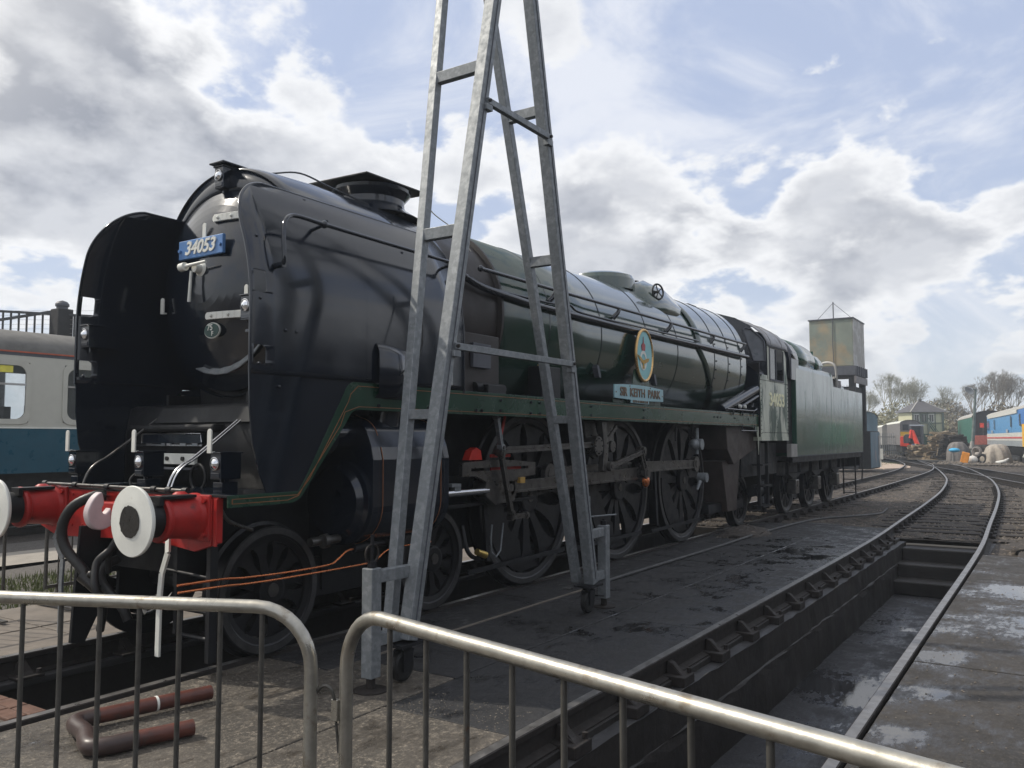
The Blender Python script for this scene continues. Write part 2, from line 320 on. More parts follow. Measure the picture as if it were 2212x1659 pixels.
# ------------------------------------------------------------------ mesh builder
def V3(*a): return Vector(a)
class MB:
    def __init__(s): s.v = []; s.f = []; s.sm = []
    def add(s, vs, fs, smooth=False):
        o = len(s.v); s.v += [tuple(p) for p in vs]
        for f in fs: s.f.append(tuple(i+o for i in f)); s.sm.append(smooth)
        return s
    def box(s, x0, x1, y0, y1, z0, z1):
        if x0 > x1: x0, x1 = x1, x0
        if y0 > y1: y0, y1 = y1, y0
        if z0 > z1: z0, z1 = z1, z0
        v = [(x0,y0,z0),(x1,y0,z0),(x1,y1,z0),(x0,y1,z0),(x0,y0,z1),(x1,y0,z1),(x1,y1,z1),(x0,y1,z1)]
        return s.add(v, [(0,3,2,1),(4,5,6,7),(0,1,5,4),(1,2,6,5),(2,3,7,6),(3,0,4,7)])
    def obox(s, c, ax, ay, az):
        c, ax, ay, az = map(Vector, (c, ax, ay, az)); v = []
        for k in (-1, 1):
            for (i, j) in ((-1,-1),(1,-1),(1,1),(-1,1)): v.append(c+ax*i+ay*j+az*k)
        return s.add(v, [(0,3,2,1),(4,5,6,7),(0,1,5,4),(1,2,6,5),(2,3,7,6),(3,0,4,7)])
    def bar(s, p, q, w, h, up=(0,0,1), w2=None, h2=None):
        p, q = Vector(p), Vector(q); d = (q-p).normalized(); u = Vector(up)
        side = d.cross(u)
        if side.length < 1e-4: side = d.cross(Vector((1,0,0)))
        side.normalize(); u = side.cross(d).normalized()
        w2 = w if w2 is None else w2; h2 = h if h2 is None else h2
        v = []
        for c, a, b in ((p, w, h), (q, w2, h2)):
            for (i, j) in ((-1,-1),(1,-1),(1,1),(-1,1)): v.append(c+side*(i*a/2)+u*(j*b/2))
        return s.add(v, [(3,2,1,0),(4,5,6,7),(0,1,5,4),(1,2,6,5),(2,3,7,6),(3,0,4,7)])
    def tube(s, pts, r, n=10, closed=False, caps=True):
        pts = [Vector(p) for p in pts]; m = len(pts)
        rr = r if isinstance(r, (list, tuple)) else [r]*m
        T = []
        for i in range(m):
            a = pts[(i-1) % m] if (closed or i > 0) else pts[i]; b = pts[(i+1) % m] if (closed or i < m-1) else pts[i]
            T.append((b-a).normalized())
        up = Vector((0,0,1)) if abs(T[0].z) < 0.9 else Vector((1,0,0))
        nrm = T[0].cross(up).normalized(); vs = []
        for i in range(m):
            nrm = (nrm - T[i]*nrm.dot(T[i])).normalized(); bi = T[i].cross(nrm)
            for k in range(n):
                a = 2*pi*k/n; vs.append(pts[i] + (nrm*cos(a)+bi*sin(a))*rr[i])
        fs = []
        for i in range(m if closed else m-1):
            j = (i+1) % m
            for k in range(n):
                k2 = (k+1) % n; fs.append((i*n+k, i*n+k2, j*n+k2, j*n+k))
        s.add(vs, fs, n > 4)
        if caps and not closed:
            s.add(vs[:n], [tuple(range(n))[::-1]]); s.add(vs[-n:], [tuple(range(n))])
        return s
    def lathe(s, o, d, prof, n=32, smooth=True, a0=0.0, a1=2*pi, ref=None):
        o, d = Vector(o), Vector(d).normalized()
        if ref is None: ref = Vector((0,0,1)) if abs(d.z) < 0.9 else Vector((1,0,0))
        u = (Vector(ref) - d*Vector(ref).dot(d)).normalized(); w = d.cross(u)
        full = abs(a1-a0-2*pi) < 1e-6; m = n if full else n+1
        for (t0, r0), (t1, r1) in zip(prof[:-1], prof[1:]):
            vs = []
            for (t, r) in ((t0, r0), (t1, r1)):
                for k in range(m):
                    a = a0+(a1-a0)*k/n; vs.append(o+d*t+(u*cos(a)+w*sin(a))*max(r, 1e-5))
            s.add(vs, [(k, (k+1) % m, m+(k+1) % m, m+k) for k in range(n)], smooth)
        return s
    def cyl(s, p, q, r, r2=None, n=20, caps=True, smooth=True):
        p, q = Vector(p), Vector(q); L_ = (q-p).length; r2 = r if r2 is None else r2
        pr = [(0, r), (L_, r2)]
        if caps: pr = [(0, 0)]+pr+[(L_, 0)]
        return s.lathe(p, q-p, pr, n, smooth)
    def prism(s, poly, plane, a0, a1):
        # poly in plane: 'xz' extruded in y, 'yz' in x, 'xy' in z
        def P(p, a): return {'xz': (p[0], a, p[1]), 'yz': (a, p[0], p[1]), 'xy': (p[0], p[1], a)}[plane]
        n = len(poly); vs = [P(p, a0) for p in poly]+[P(p, a1) for p in poly]
        return s.add(vs, [tuple(range(n))[::-1], tuple(range(n, 2*n))]+[(i, (i+1) % n, n+(i+1) % n, n+i) for i in range(n)])
    def grid(s, rows, smooth=True, closed=False):
        n = len(rows[0]); vs = [p for r in rows for p in r]; fs = []
        for i in range(len(rows)-1):
            for k in range(n if closed else n-1):
                k2 = (k+1) % n; fs.append((i*n+k, i*n+k2, (i+1)*n+k2, (i+1)*n+k))
        return s.add(vs, fs, smooth)
    def sphere(s, c, r, n=12, m=8, sc=(1,1,1)):
        rows = []
        for i in range(m+1):
            t = pi*i/m
            rows.append([(c[0]+r*sc[0]*sin(t)*cos(2*pi*k/n), c[1]+r*sc[1]*sin(t)*sin(2*pi*k/n), c[2]+r*sc[2]*cos(t)) for k in range(n)])
        return s.grid(rows, True, True)

ORG = {}
def tag(o, label=None, cat=None, group=None, kind=None):
    if label: o['label'] = label
    if cat: o['category'] = cat
    if group: o['group'] = group
    if kind: o['kind'] = kind
    return o
def thing(name, label, cat, loc=(0,0,0), rz=0.0, group=None):
    o = bpy.data.objects.new(name, None); COL.objects.link(o); o.empty_display_size = 0.2
    o.location = loc; o.rotation_euler = (0,0,rz); ORG[o.name] = Vector(loc)
    return tag(o, label, cat, group)
def obj(name, mb, m, parent=None, label=None, kind=None, bevel=None, clean=False, solid=None, local=False):
    me = bpy.data.meshes.new(name)
    off = ORG.get(parent.name, Vector()) if (parent is not None and not local) else Vector()
    vs = [(a-off.x, b-off.y, c-off.z) for a, b, c in mb.v]
    me.from_pydata(vs, [], mb.f); me.polygons.foreach_set('use_smooth', mb.sm)
    bm = bmesh.new(); bm.from_mesh(me)
    if clean: bmesh.ops.remove_doubles(bm, verts=bm.verts, dist=0.0005)
    if clean or len(mb.f) < 20000: bmesh.ops.recalc_face_normals(bm, faces=bm.faces) if clean else None
    bm.to_mesh(me); bm.free()
    me.materials.append(M[m] if isinstance(m, str) else m)
    o = bpy.data.objects.new(name, me); COL.objects.link(o)
    if parent is not None: o.parent = parent; ORG[o.name] = off
    if bevel:
        b = o.modifiers.new('bevel', 'BEVEL'); b.width = bevel; b.segments = 2; b.limit_method = 'ANGLE'; b.angle_limit = radians(40)
    if solid:
        b = o.modifiers.new('solid', 'SOLIDIFY'); b.thickness = solid; b.offset = 0
    if label: o['label'] = label
    if kind: o['kind'] = kind
    return o
def struct(name, mb, m, parent=None, **k):
    o = obj(name, mb, m, parent, **k)
    if parent is None: o['kind'] = 'structure'
    return o
def copy_tree(root, loc, rz=None, label=None, group=None):
    r = root.copy(); COL.objects.link(r); r.location = loc
    if rz is not None: r.rotation_euler = (0,0,rz)
    if label: r['label'] = label
    if group: r['group'] = group
    for ch in list(root.children):
        c = ch.copy(); COL.objects.link(c); c.parent = r
        for g in list(ch.children):
            d = g.copy(); COL.objects.link(d); d.parent = c
    return r
def text(name, s, size, loc, face, m, parent, extrude=0.004, shear=0.0, bold=0.0, sx=1.0, align='CENTER'):
    cu = bpy.data.curves.new(name, 'FONT'); cu.body = s; cu.size = size; cu.extrude = extrude; cu.shear = shear; cu.offset = bold
    cu.align_x = align; cu.align_y = 'CENTER'; cu.resolution_u = 3
    t = bpy.data.objects.new(name, cu); me = bpy.data.meshes.new_from_object(t)
    R = {'front': Matrix(((0,0,-1),(-1,0,0),(0,1,0))), 'side': Matrix(((1,0,0),(0,0,-1),(0,1,0)))}[face].to_4x4()
    off = ORG.get(parent.name, Vector())
    me.transform(Matrix.Translation(Vector(loc)-off) @ R @ Matrix.Diagonal((sx,1,1,1)))
    me.materials.clear(); me.materials.append(M[m])
    o = bpy.data.objects.new(name, me); COL.objects.link(o); o.parent = parent; ORG[o.name] = off
    bpy.data.objects.remove(t)
    return o
def arc(cx, cy, r, a0, a1, n):
    return [(cx+r*cos(a0+(a1-a0)*i/n), cy+r*sin(a0+(a1-a0)*i/n)) for i in range(n+1)]
def smoothpath(pts, k=6):
    P = [Vector(p) for p in pts]; P = [P[0]*2-P[1]]+P+[P[-1]*2-P[-2]]; o = []
    for i in range(1, len(P)-2):
        for j in range(k):
            t = j/k; a, b, c, d = P[i-1:i+3]
            o.append(0.5*((2*b)+(c-a)*t+(2*a-5*b+4*c-d)*t*t+(3*b-a-3*c+d)*t**3))
    o.append(P[-2]); return o

# =================================================================== THE GROUND
GZ = -0.17
def holes(xs, ys, isin, z, mb):
    for i in range(len(xs)-1):
        for j in range(len(ys)-1):
            if isin((xs[i]+xs[i+1])/2, (ys[j]+ys[j+1])/2): continue
            mb.add([(xs[i],ys[j],z),(xs[i+1],ys[j],z),(xs[i+1],ys[j+1],z),(xs[i],ys[j+1],z)], [(0,1,2,3)])
PIT1 = (-0.93, 12.4, -0.68, 0.68); PIT2 = (-2.6, 12.5, -4.80, -3.20)
def inpit(x, y): return any(a < x < b and c < y < d for a, b, c, d in (PIT1, PIT2))
mb = MB()
holes([-40, -2.6, -0.93, 12.4, 12.5, 60], [-40, -4.80, -3.20, -0.68, 0.68, 40], inpit, GZ, mb)
ballast = struct('ground', mb, 'ballast')
mb = MB()
holes([-300, -40, 60, 400], [-300, -40, 40, 300], lambda x, y: abs(x-10) < 49 and abs(y) < 39, GZ-0.004, mb)
struct('far_ground', mb, 'far_ground')

# concrete yard slabs on top of it
def slab(x0, x1, y0, y1, m, z1=-0.012, g=0.012):
    b = MB().box(x0+g/2, x1-g/2, y0+g/2, y1-g/2, -0.26, z1 + random.uniform(-0.003, 0.002))
    return obj('concrete_slab', b, m, yard, bevel=0.006)
yard = bpy.data.objects.new('concrete_yard', None); COL.objects.link(yard); yard['kind'] = 'structure'; ORG[yard.name] = Vector()
xs = [-5.2, -2.4, 0.6, 3.6, 6.6, 9.6, 12.6]
for a, b in zip(xs[:-1], xs[1:]):
    slab(a, b, -1.44, -0.80, 'yard_main' if b > 1 else 'yard_front', z1=-0.022)
    slab(a+.3, b+.3, -2.3, -1.44, 'yard_main' if b > 1 else 'yard_front')
    slab(a-.4, b-.4 if b < 12 else b, -3.20, -2.3, 'yard_main' if b > 1 else 'yard_front')
for a, b in ((-5.2, -2.2), (-2.2, 0.2), (0.2, 3.05), (3.05, 6.1), (6.1, 9.6)):
    slab(a, b, -6.6, -4.80, 'yard_right', z1=-0.01); slab(a+.5, b+.5, -9.6, -6.6, 'yard_main')
    slab(a, b, -15.5, -9.6, 'yard_main')
for a, b in ((-6.5, -2.9), (-2.9, -0.94)):
    slab(a, b, -0.69, 0.69, 'yard_front', z1=-0.03)
for a, b in ((-6.5, -3.0), (-3.0, 0.2), (0.2, 3.4), (3.4, 6.6), (6.6, 9.8), (9.8, 12.6)):
    slab(a, b, 0.80, 1.62, 'light_concrete', z1=-0.02); slab(a, b, 1.62, 2.62, 'light_concrete', z1=-0.015)
# the sunlit grit in the left foreground
def sheet(name, x0, x1, y0, y1, z, m, nx=24, ny=24, amp=0.0, kind='structure', ragged=0.0):
    rows = []
    for j in range(ny+1):
        r = []
        for i in range(nx+1):
            x = x0+(x1-x0)*i/nx; y = y0+(y1-y0)*j/ny
            if ragged and (i in (0, nx) or j in (0, ny)): x += random.uniform(-ragged, ragged); y += random.uniform(-ragged, ragged)
            r.append((x, y, z+random.uniform(-amp, amp)))
        rows.append(r)
    o = obj(name, MB().grid(rows, amp < 0.01), m); o['kind'] = kind; return o
sheet('gravel_strip', -8, 12, 2.64, 5.45, -0.06, 'gravel', 60, 14, 0.012)
sheet('footpath', -12, 40, 5.47, 6.75, -0.02, 'light_path', 40, 4, 0.0)
sheet('gravel_verge', -12, 40, 6.77, 8.2, -0.06, 'gravel', 60, 8, 0.012)
sheet('dirt_margin', 9.6, 60, -14.0, -5.2, -0.05, 'ballast', 90, 24, 0.02, ragged=0.2)

# loose grit: tiny stones lying about
def stones(name, n, region, r0, r1, m, z=0.0, parent=None):
    b = MB()
    for _ in range(n):
        x, y = region(); r = random.uniform(r0, r1); a = random.uniform(0, 6.28); h = r*random.uniform(.35, .8)
        p = [(x+r*cos(a+q)*random.uniform(.6, 1.1), y+r*sin(a+q)*random.uniform(.6, 1.1)) for q in (0, 1.57, 3.14, 4.71)]
        zz = z if not callable(z) else z(x, y)
        vs = [(q[0], q[1], zz) for q in p]+[(x+random.uniform(-.3, .3)*r, y+random.uniform(-.3, .3)*r, zz+h)]
        b.add(vs, [(0,1,4),(1,2,4),(2,3,4),(3,0,4)])
    return obj(name, b, m, parent, kind='stuff')
R = random.uniform
stones('loose_grit', 9000, lambda: (-2.4+R(0, 1)**1.2*3.0, R(-3.1, -0.85)), .002, .007, 'grit', -0.014)
stones('loose_grit', 1600, lambda: (R(0, 9), R(-7.5, -4.85)), .004, .012, 'stone', -0.01)
stones('ballast_stones', 16000, lambda: (12.6+R(0, 1)**1.3*24, R(-5.2, 0.9)), .012, .042, 'stone', GZ+.012)
stones('ballast_stones', 5000, lambda: (34+R(0, 1)**1.5*30, R(-6, 7)), .03, .07, 'stone', GZ)
stones('ballast_stones', 2500, lambda: (R(9.5, 30), R(-9, -4.9)), .012, .035, 'stone', -0.05)
stones('ballast_stones', 1600, lambda: (R(12.4, 36), R(.8, 3.0)), .015, .04, 'stone', GZ)

# inspection pits: ledges, walls, floor, steps
mb = MB()
x0, x1, y0, y1 = -2.6, 12.5, -4.64, -3.425
FL = -0.90
floor2 = MB().add([(x0, y0-.1, FL), (11.05, y0-.1, FL), (11.05, y1+.1, FL), (x0, y1+.1, FL)], [(0,1,2,3)])
struct('pit_floor', floor2, 'yard_pit')
W2 = MB()
def wallstrip(b, xa, xb, y, zt, zb, sgn, seg=0.8):
    # a slightly uneven wall face with a ragged horizontal break half way down
    rows = []; n = int((xb-xa)/seg*4)
    for j, zz in enumerate((zt, zt-0.26, zt-0.27, zt-0.285, (zt+zb)/2, zb)):
        r = []
        for i in range(n+1):
            x = xa+(xb-xa)*i/n
            o = {0: 0.0, 1: 0.0, 2: 0.010, 3: 0.010, 4: 0.012, 5: 0.018}[j]
            r.append((x, y+sgn*(o+R(-.006, .006)), zz+(R(-.007, .007) if 0 < j < 5 else 0)))
        rows.append(r)
    b.grid(rows, False)
wallstrip(W2, x0, 12.5, y1, -.206, FL, -1); wallstrip(W2, x0, 12.5, y0, -.206, FL, 1)
W2.add([(x0, y0, GZ), (x0, y1, GZ), (x0, y1, FL), (x0, y0, FL)], [(0,1,2,3)])
struct('pit_wall', W2, 'pit_wall')
zs = [FL, -0.68, -0.47, -0.27, GZ]
for i, (xa, zt) in enumerate(((11.0, -0.68), (11.5, -0.47), (12.0, -0.27))):
    b = MB().box(xa, xa+0.54, y0+.003, y1-.003, FL, zt+R(-.01, .01)); struct('pit_step', b, 'pit_wall', None, bevel=0.02)
# ledge (rough bedding) beside the near pit rail
for (ya, yb) in ((-3.43, -3.19), (-4.81, -4.635)):
    rows = []
    for y in (ya, ya+.06, (ya+yb)/2, yb):
        rows.append([(x0+i*.2, y+(R(-.01, .012) if y == ya else 0), -0.205+R(-.008, .006)) for i in range(int((12.5-x0)/.2)+1)])
    struct('pit_ledge', MB().grid(rows, False), 'ledge_concrete')
for (ya, yb) in ((-3.33, -3.20), (-4.80, -4.68)): struct('rail_bearer', MB().box(-2.6, 12.5, ya, yb, -.215, -.161), 'pit_wall', None, bevel=.005)
# locomotive pit
x0, x1, y0, y1 = PIT1
W1 = MB(); wallstrip(W1, x0, x1, y1, GZ, -1.0, -1); wallstrip(W1, x0, x1, y0, GZ, -1.0, 1)
W1.add([(x0, y0, GZ), (x0, y1, GZ), (x0, y1, -1.0), (x0, y0, -1.0)], [(0,1,2,3)])
W1.add([(x1, y0, GZ), (x1, y1, GZ), (x1, y1, -1.0), (x1, y0, -1.0)], [(3,2,1,0)])
struct('pit_wall', W1, 'pit_wall')
struct('pit_floor', MB().add([(x0, y0, -1.0), (x1, y0, -1.0), (x1, y1, -1.0), (x0, y1, -1.0)], [(0,1,2,3)]), 'pit_wall')
for (ya, yb) in ((.60, .80), (-.80, -.60)):
    struct('pit_ledge', MB().box(x0, x1, ya, yb, -.21, -.16), 'ledge_concrete', bevel=.01)
brickrow = bpy.data.objects.new('brick_pit_edge', None); COL.objects.link(brickrow); brickrow['kind'] = 'structure'; ORG[brickrow.name] = Vector()
for r in range(2):
    y = -0.66
    for i in range(6):
        b = MB().box(-1.04-r*.115, -0.935-r*.115, y+.004, y+.211, -.12, -.018+R(-.004, .006)); y += .22
        obj('brick', b, 'brick', brickrow, bevel=.008)

# =================================================================== THE TRACKS
def rail_mesh(path, head=.07):
    P = [Vector((a, b, 0)) for a, b in path]
    prof = [(-head/2, -.004), (-head/2+.006, 0), (head/2-.006, 0), (head/2, -.004), (head/2, -.035), (.010, -.05), (.010, -.135), (.065, -.150), (.065, -.160), (-.065, -.160), (-.065, -.150), (-.010, -.135), (-.010, -.05), (-head/2, -.035)]
    rows = []
    for i, p in enumerate(P):
        t = (P[min(i+1, len(P)-1)]-P[max(i-1, 0)]).normalized(); s = Vector((t.y, -t.x, 0))
        rows.append([tuple(p+s*a+Vector((0, 0, z))) for a, z in prof])
    return MB().grid(rows, False, True), MB().grid([[r[1], r[2]] for r in [[tuple(Vector(q)+Vector((0,0,.001))) for q in row] for row in rows]], False)
def track(name, lines, label=None):
    t = bpy.data.objects.new(name, None); COL.objects.link(t); t['kind'] = 'structure'; ORG[t.name] = Vector()
    for ln in lines:
        pts = [(p.x, p.y) for p in smoothpath([(a, b, 0) for a, b in ln], 6)]
        side, top = rail_mesh(pts); r = obj('rail', side, 'rail_side', t); obj('rail_head', top, 'rail_top', r)
    return t
T1L = [(-6.5, .755), (0, .755), (12, .755), (20, .76), (28.9, .83), (38.4, 1.05), (45.8, 1.5), (55.4, 2.7), (69, 5.6)]
T1R = [(-6.5, -.755), (0, -.755), (12, -.755), (20, -.74), (28.9, -.69), (39.5, -.48), (46.7, .0), (56, 1.25), (70, 4.2)]
T2L = [(-4, -3.25), (3, -3.245), (10, -3.225), (14.3, -3.10), (19.5, -2.93), (24.8, -2.68), (30.5, -2.25), (35.6, -1.70), (45.9, -.25), (54, 1.15), (64, 3.0)]
T2R = [(-4, -4.755), (3, -4.75), (10, -4.73), (14.3, -4.605), (19.5, -4.44), (25.0, -4.19), (30.8, -3.76), (36.0, -3.21), (46.3, -1.76), (54.4, -.36), (64.5, 1.5)]
XA = [(26, -7.8), (30.5, -6.45), (39, -4.35), (47.9, -1.9), (56.8, .6), (66.6, 3.5), (85, 9)]
XB = [(24.5, -6.6), (30.9, -4.75), (34.9, -3.65), (40.6, -2.15), (50, .45), (63, 4.2), (82, 9.9)]
tr1 = track('locomotive_track', [T1L, T1R]); tr2 = track('pit_track', [T2L, T2R]); tr3 = track('crossing_track', [XA, XB])
def interp(line, x):
    pts = line
    for (a, b), (c, d) in zip(pts[:-1], pts[1:]):
        if a <= x <= c: return b+(d-b)*(x-a)/(c-a)
    return pts[-1][1]
slp = MB().box(-.125, .125, -1.3, 1.3, -.13, 0)
me_sl = None
def sleepers(tr, LL, RR, xa, xb, step=.70):
    global me_sl
    x = xa
    while x < xb:
        yc = (interp(LL, x)+interp(RR, x))/2; dy = (interp(LL, x+.5)-interp(LL, x-.5))
        if me_sl is None: o = obj('sleeper', slp, 'sleeper', tr, bevel=.01); me_sl = o.data
        else:
            o = bpy.data.objects.new('sleeper', me_sl); COL.objects.link(o); o.parent = tr
        o.location = (x, yc, GZ+.026+R(-.010, .012)); o.rotation_euler = (0, 0, atan2(dy, 1)+R(-.02, .02))
        x += step+R(-.03, .03)
sleepers(tr1, T1L, T1R, 12.9, 45); sleepers(tr2, T2L, T2R, 13.0, 44); 
fb = MB()
for x in np.arange(26, 62, .7):
    yc = (interp(XA, x)+interp(XB, x))/2; dy = interp(XA, x+.5)-interp(XA, x-.5); d = Vector((1, dy, 0)).normalized(); s = Vector((-d.y, d.x, 0))
    fb.obox((x, yc, GZ+.0), d*.12, s*1.2, (0, 0, .05))
obj('distant_sleepers', fb, 'sleeper', tr3, kind='stuff')
rows = []
for j in range(61):
    y = -5.3+j*.14
    rows.append([(12.62+i*.16, y, GZ+.012+R(-.016, .022)+.015*sin(i*.7+j*.35)*sin(j*.5)) for i in range(260)])
obj('ballast_bed', MB().grid(rows, False), 'ballast', None, kind='stuff')
# cast chairs holding the pit rail
def chair(x, y, sg, par):
    b = MB(); b.box(x-.10, x+.10, y-.18, y+.12, -.205 if y < 0 else -.158, -.135)
    for s in (1, -1):
        b.add([(x-.045, y+s*.015, -.135), (x+.045, y+s*.015, -.135), (x+.045, y+s*.15, -.135), (x-.045, y+s*.15, -.135),
               (x-.035, y+s*.015, -.045), (x+.035, y+s*.015, -.045), (x+.03, y+s*.06, -.06), (x-.03, y+s*.06, -.06), (x+.03, y+s*.11, -.115), (x-.03, y+s*.11, -.115)],
              [(0,1,5,4), (4,5,6,7), (7,6,8,9), (9,8,2,3), (0,4,7,9,3), (1,2,8,6,5)])
        b.cyl((x-.07*s, y+s*.13-(.02 if s < 0 else .03), -.135), (x-.07*s, y+s*.13-(.02 if s < 0 else .03), -.10), .018, n=8)
    return obj('rail_chair', b, 'rail_side', par, bevel=.006)
for i in range(17):
    x = -1.0+.81*i
    chair(x, interp(T2L, x), 1, tr2)
for i in range(14): chair(-.4+.81*i, .755, 1, tr1)
for x in np.arange(13.2, 30, .7):
    for LN, tr in ((T1L, tr1), (T1R, tr1), (T2L, tr2), (T2R, tr2)):
        y = interp(LN, x); obj('rail_chair', MB().box(x-.09, x+.09, y-.12, y+.12, -.15, -.10).box(x-.05, x+.05, y-.075, y+.075, -.1, -.05), 'rail_side', tr)

# hose lying on the ground
hp = smoothpath([(4.3, -1.462, .004), (6.0, -1.475, .006), (8.2, -1.50, .008), (10.5, -1.50, .008), (13.37, -1.66, 0), (14.95, -2.1, -.03), (16.38, -2.2, -.1), (17.3, -2.25, -.13), (18.3, -2.2, -.10)], 8)
tag(obj('ground_hose', MB().tube(hp, .022, 8), 'hose_grey'), 'grey hose lying along the slab joint beside the locomotive tender', 'hose')
obj('slab_edge', MB().box(.9, 4.3, -1.475, -1.447, -.02, -.004), 'light_concrete', yard)
# pile of ash by the firebox
rows = []
for j in range(9):
    t = j/8; rows.append([(10.4+(.75*(1-t))*cos(a)*R(.85, 1.1), -1.25+(.42*(1-t))*sin(a)*R(.85, 1.1), -.02+.16*t**.7+R(-.01, .01)) for a in [2*pi*k/20 for k in range(20)]])
tag(obj('ash_heap', MB().grid(rows, False, True), 'ballast'), 'low heap of dark ash on the slab below the firebox', 'ash heap')
stones('ash_lumps', 500, lambda: (10.4+random.gauss(0, .4), -1.3+random.gauss(0, .2)), .01, .035, 'stone', lambda x, y: max(-.02, .10-.25*hypot(x-10.4, (y+1.25)*1.6)))

# =================================================================== THE LOCOMOTIVE
loco = thing('steam_locomotive', 'large black and green steam locomotive with red buffer beam standing over the inspection pit', 'steam locomotive', (6, 0, 0))
LG = 'loco'
ZC = 2.87
# --- boiler clothing: sections along x (radius grows, firebox squares out)
def sec(x, ry, rz, zc, e=2.0, n=72, bot=None):
    o = []
    for k in range(n):
        a = 2*pi*k/n; c, s = cos(a), sin(a)
        y = ry*abs(c)**(2/e)*(1 if c > 0 else -1); z = rz*abs(s)**(2/e)*(1 if s > 0 else -1)
        if bot is not None and z < 0: z *= bot
        o.append((x, y, zc+z))
    return o
b = MB(); S_ = [sec(3.40, 1.0, 1.0, ZC), sec(5.2, 1.01, 1.01, ZC), sec(6.9, 1.03, 1.03, ZC), sec(8.4, 1.06, 1.07, ZC), sec(8.9, 1.075, 1.085, ZC, 2.0), sec(10.7, 1.05, 1.06, ZC, 2.0)]
b.grid([[(x, y*.97, ZC+(z-ZC)*.97) for x, y, z in S_[0]]]+S_, True, True); obj('boiler', b, 'loco_green', loco)
# dark top-coat of the casing above the handrail is the same paint; bands
for x, r in ((4.35, 1.006), (5.6, 1.016), (6.95, 1.032), (8.0, 1.054)):
    b = MB().lathe((x-.008, 0, ZC), (1,0,0), [(0, r-.01), (0.001, r+.005), (.012, r+.005), (.013, r-.01)], 72); obj('boiler_band', b, 'black_satin', loco)
# firebox: proud sheet whose front edge slants back towards the footplate
def fbsec(x):
    t = max(0, min(1, (x-8.85)/2.5))
    return sec(x, 1.095+.015*t, 1.105+.045*t, ZC-.01*t, 2.06+.14*t)
rows = []
for i in range(13):
    u = i/12; r = []
    ring = fbsec(8.85)
    for k in range(72):
        z0 = ring[k][2]; xf = 8.75+max(0, 2.95-z0)*1.35; xf = min(xf, 10.5)
        x = xf+(11.05-xf)*u; r.append(fbsec(x)[k])
    rows.append(r)
inner = [(x-.004, y*.985, ZC+(z-ZC)*.985) for x, y, z in rows[0]]
b = MB().grid([inner]+rows, True, True); obj('firebox', b, 'loco_green', loco)
b = MB()
for xs_ in (9.45, 10.1, 10.75):
    rr = fbsec(xs_); pts = [(x, y*1.003, ZC+(z-ZC)*1.003) for x, y, z in rr if z > 2.0 and y < .9]
    pts.sort(key=lambda p: atan2(p[2]-ZC, p[1]) % (2*pi))
    for k in range(len(pts)-1):
        if (Vector(pts[k])-Vector(pts[k+1])).length < .5: b.bar(pts[k], pts[k+1], .008, .016, up=(1,0,0))
obj('firebox_band', b, 'black_satin', loco, kind='stuff')
obj('firebox_backplate', MB().add([(11.045, y, z) for x, y, z in fbsec(11.05)], [tuple(range(72))]), 'frame_dark', loco)
# screws along the firebox joints
b = MB()
for xs_ in (9.5, 10.15, 10.8):
    for zz in np.arange(2.15, 3.3, .14):
        y = -1.10*abs(1-((zz-ZC)/1.13)**2)**.49-.01; b.sphere((xs_, y, zz), .014, 6, 4)
obj('firebox_screws', b, 'black_satin', loco, kind='stuff')
# bare smokebox section behind the deflectors
b = MB().lathe((2.45, 0, ZC), (1,0,0), [(0, .955), (.92, .965), (.93, 1.012), (.965, 1.012)], 72); obj('smokebox', b, 'smoke_brown', loco)
# smokebox front shell and hood lip
b = MB().lathe((.80, 0, ZC), (1,0,0), [(.09, .925), (.02, .93), (.025, .94), (1.7, .955)], 96); obj('smokebox_casing', b, 'black_satin', loco)
b = MB()
for r in ((.965, radians(-52), radians(52)),):
    pass
# front hood: sheet that carries the top lamp and flows back to the chimney
rows = []
for i, (x, r, h) in enumerate(((.80, .94, .005), (.82, .955, .01), (.86, .965, .012), (1.3, .975, .02), (1.9, .975, .01), (2.5, .97, 0.0))):
    rows.append([(x-(.06*cos(a)**2 if i == 0 else .04*cos(a)**2 if i == 1 else .02*cos(a)**2 if i == 2 else 0), r*sin(a)*1.0, ZC+r*cos(a)+h) for a in [radians(-68+136*k/40) for k in range(41)]])
b = MB().grid(rows, True); obj('smokebox_hood', b, 'black_satin', loco, solid=.012)
# crescent face of the hood above the door
rows = []
for t in (0, .5, 1):
    r = []
    for k in range(49):
        a = radians(-86+172*k/48); yi, zi = .87*sin(a), ZC+.725*cos(a)+.01; yo_, zo = .94*sin(a), ZC+.945*cos(a)
        r.append((.815-.085*cos(a)**2+.02*t, yi+(yo_-yi)*t, zi+(zo-zi)*t))
    rows.append(r)
obj('hood_face', MB().grid(rows, True), 'black_satin', loco, solid=.01)
# lower lip under the door: pale crescent
b = MB(); rows = []
lo = [(.22, 2.165), (.10, 2.125), (-.05, 2.105), (-.18, 2.11), (-.32, 2.15), (-.46, 2.22), (-.56, 2.31), (-.66, 2.40)]
hi = [(.20, 2.175), (.10, 2.19), (-.02, 2.215), (-.15, 2.245), (-.27, 2.285), (-.38, 2.335), (-.47, 2.39), (-.60, 2.43)]
b.grid([[(.66, y, z) for y, z in lo], [(.76, y, z) for y, z in hi]], True); obj('front_lip', b, 'galvanised', loco, solid=.01)
# door, dished
prof = []
for i in range(15):
    r = .89*i/14; prof.append((-(.30*(1-(r/.89)**2)**.9), r))
b = MB().lathe((.82, 0, ZC), (1,0,0), prof+[(.03, .895)], 96); door = obj('smokebox_door', b, 'black_satin', loco)
def doorx(y, z): return .82-.30*max(0, 1-(hypot(y, z-ZC)/.89)**2)**.9
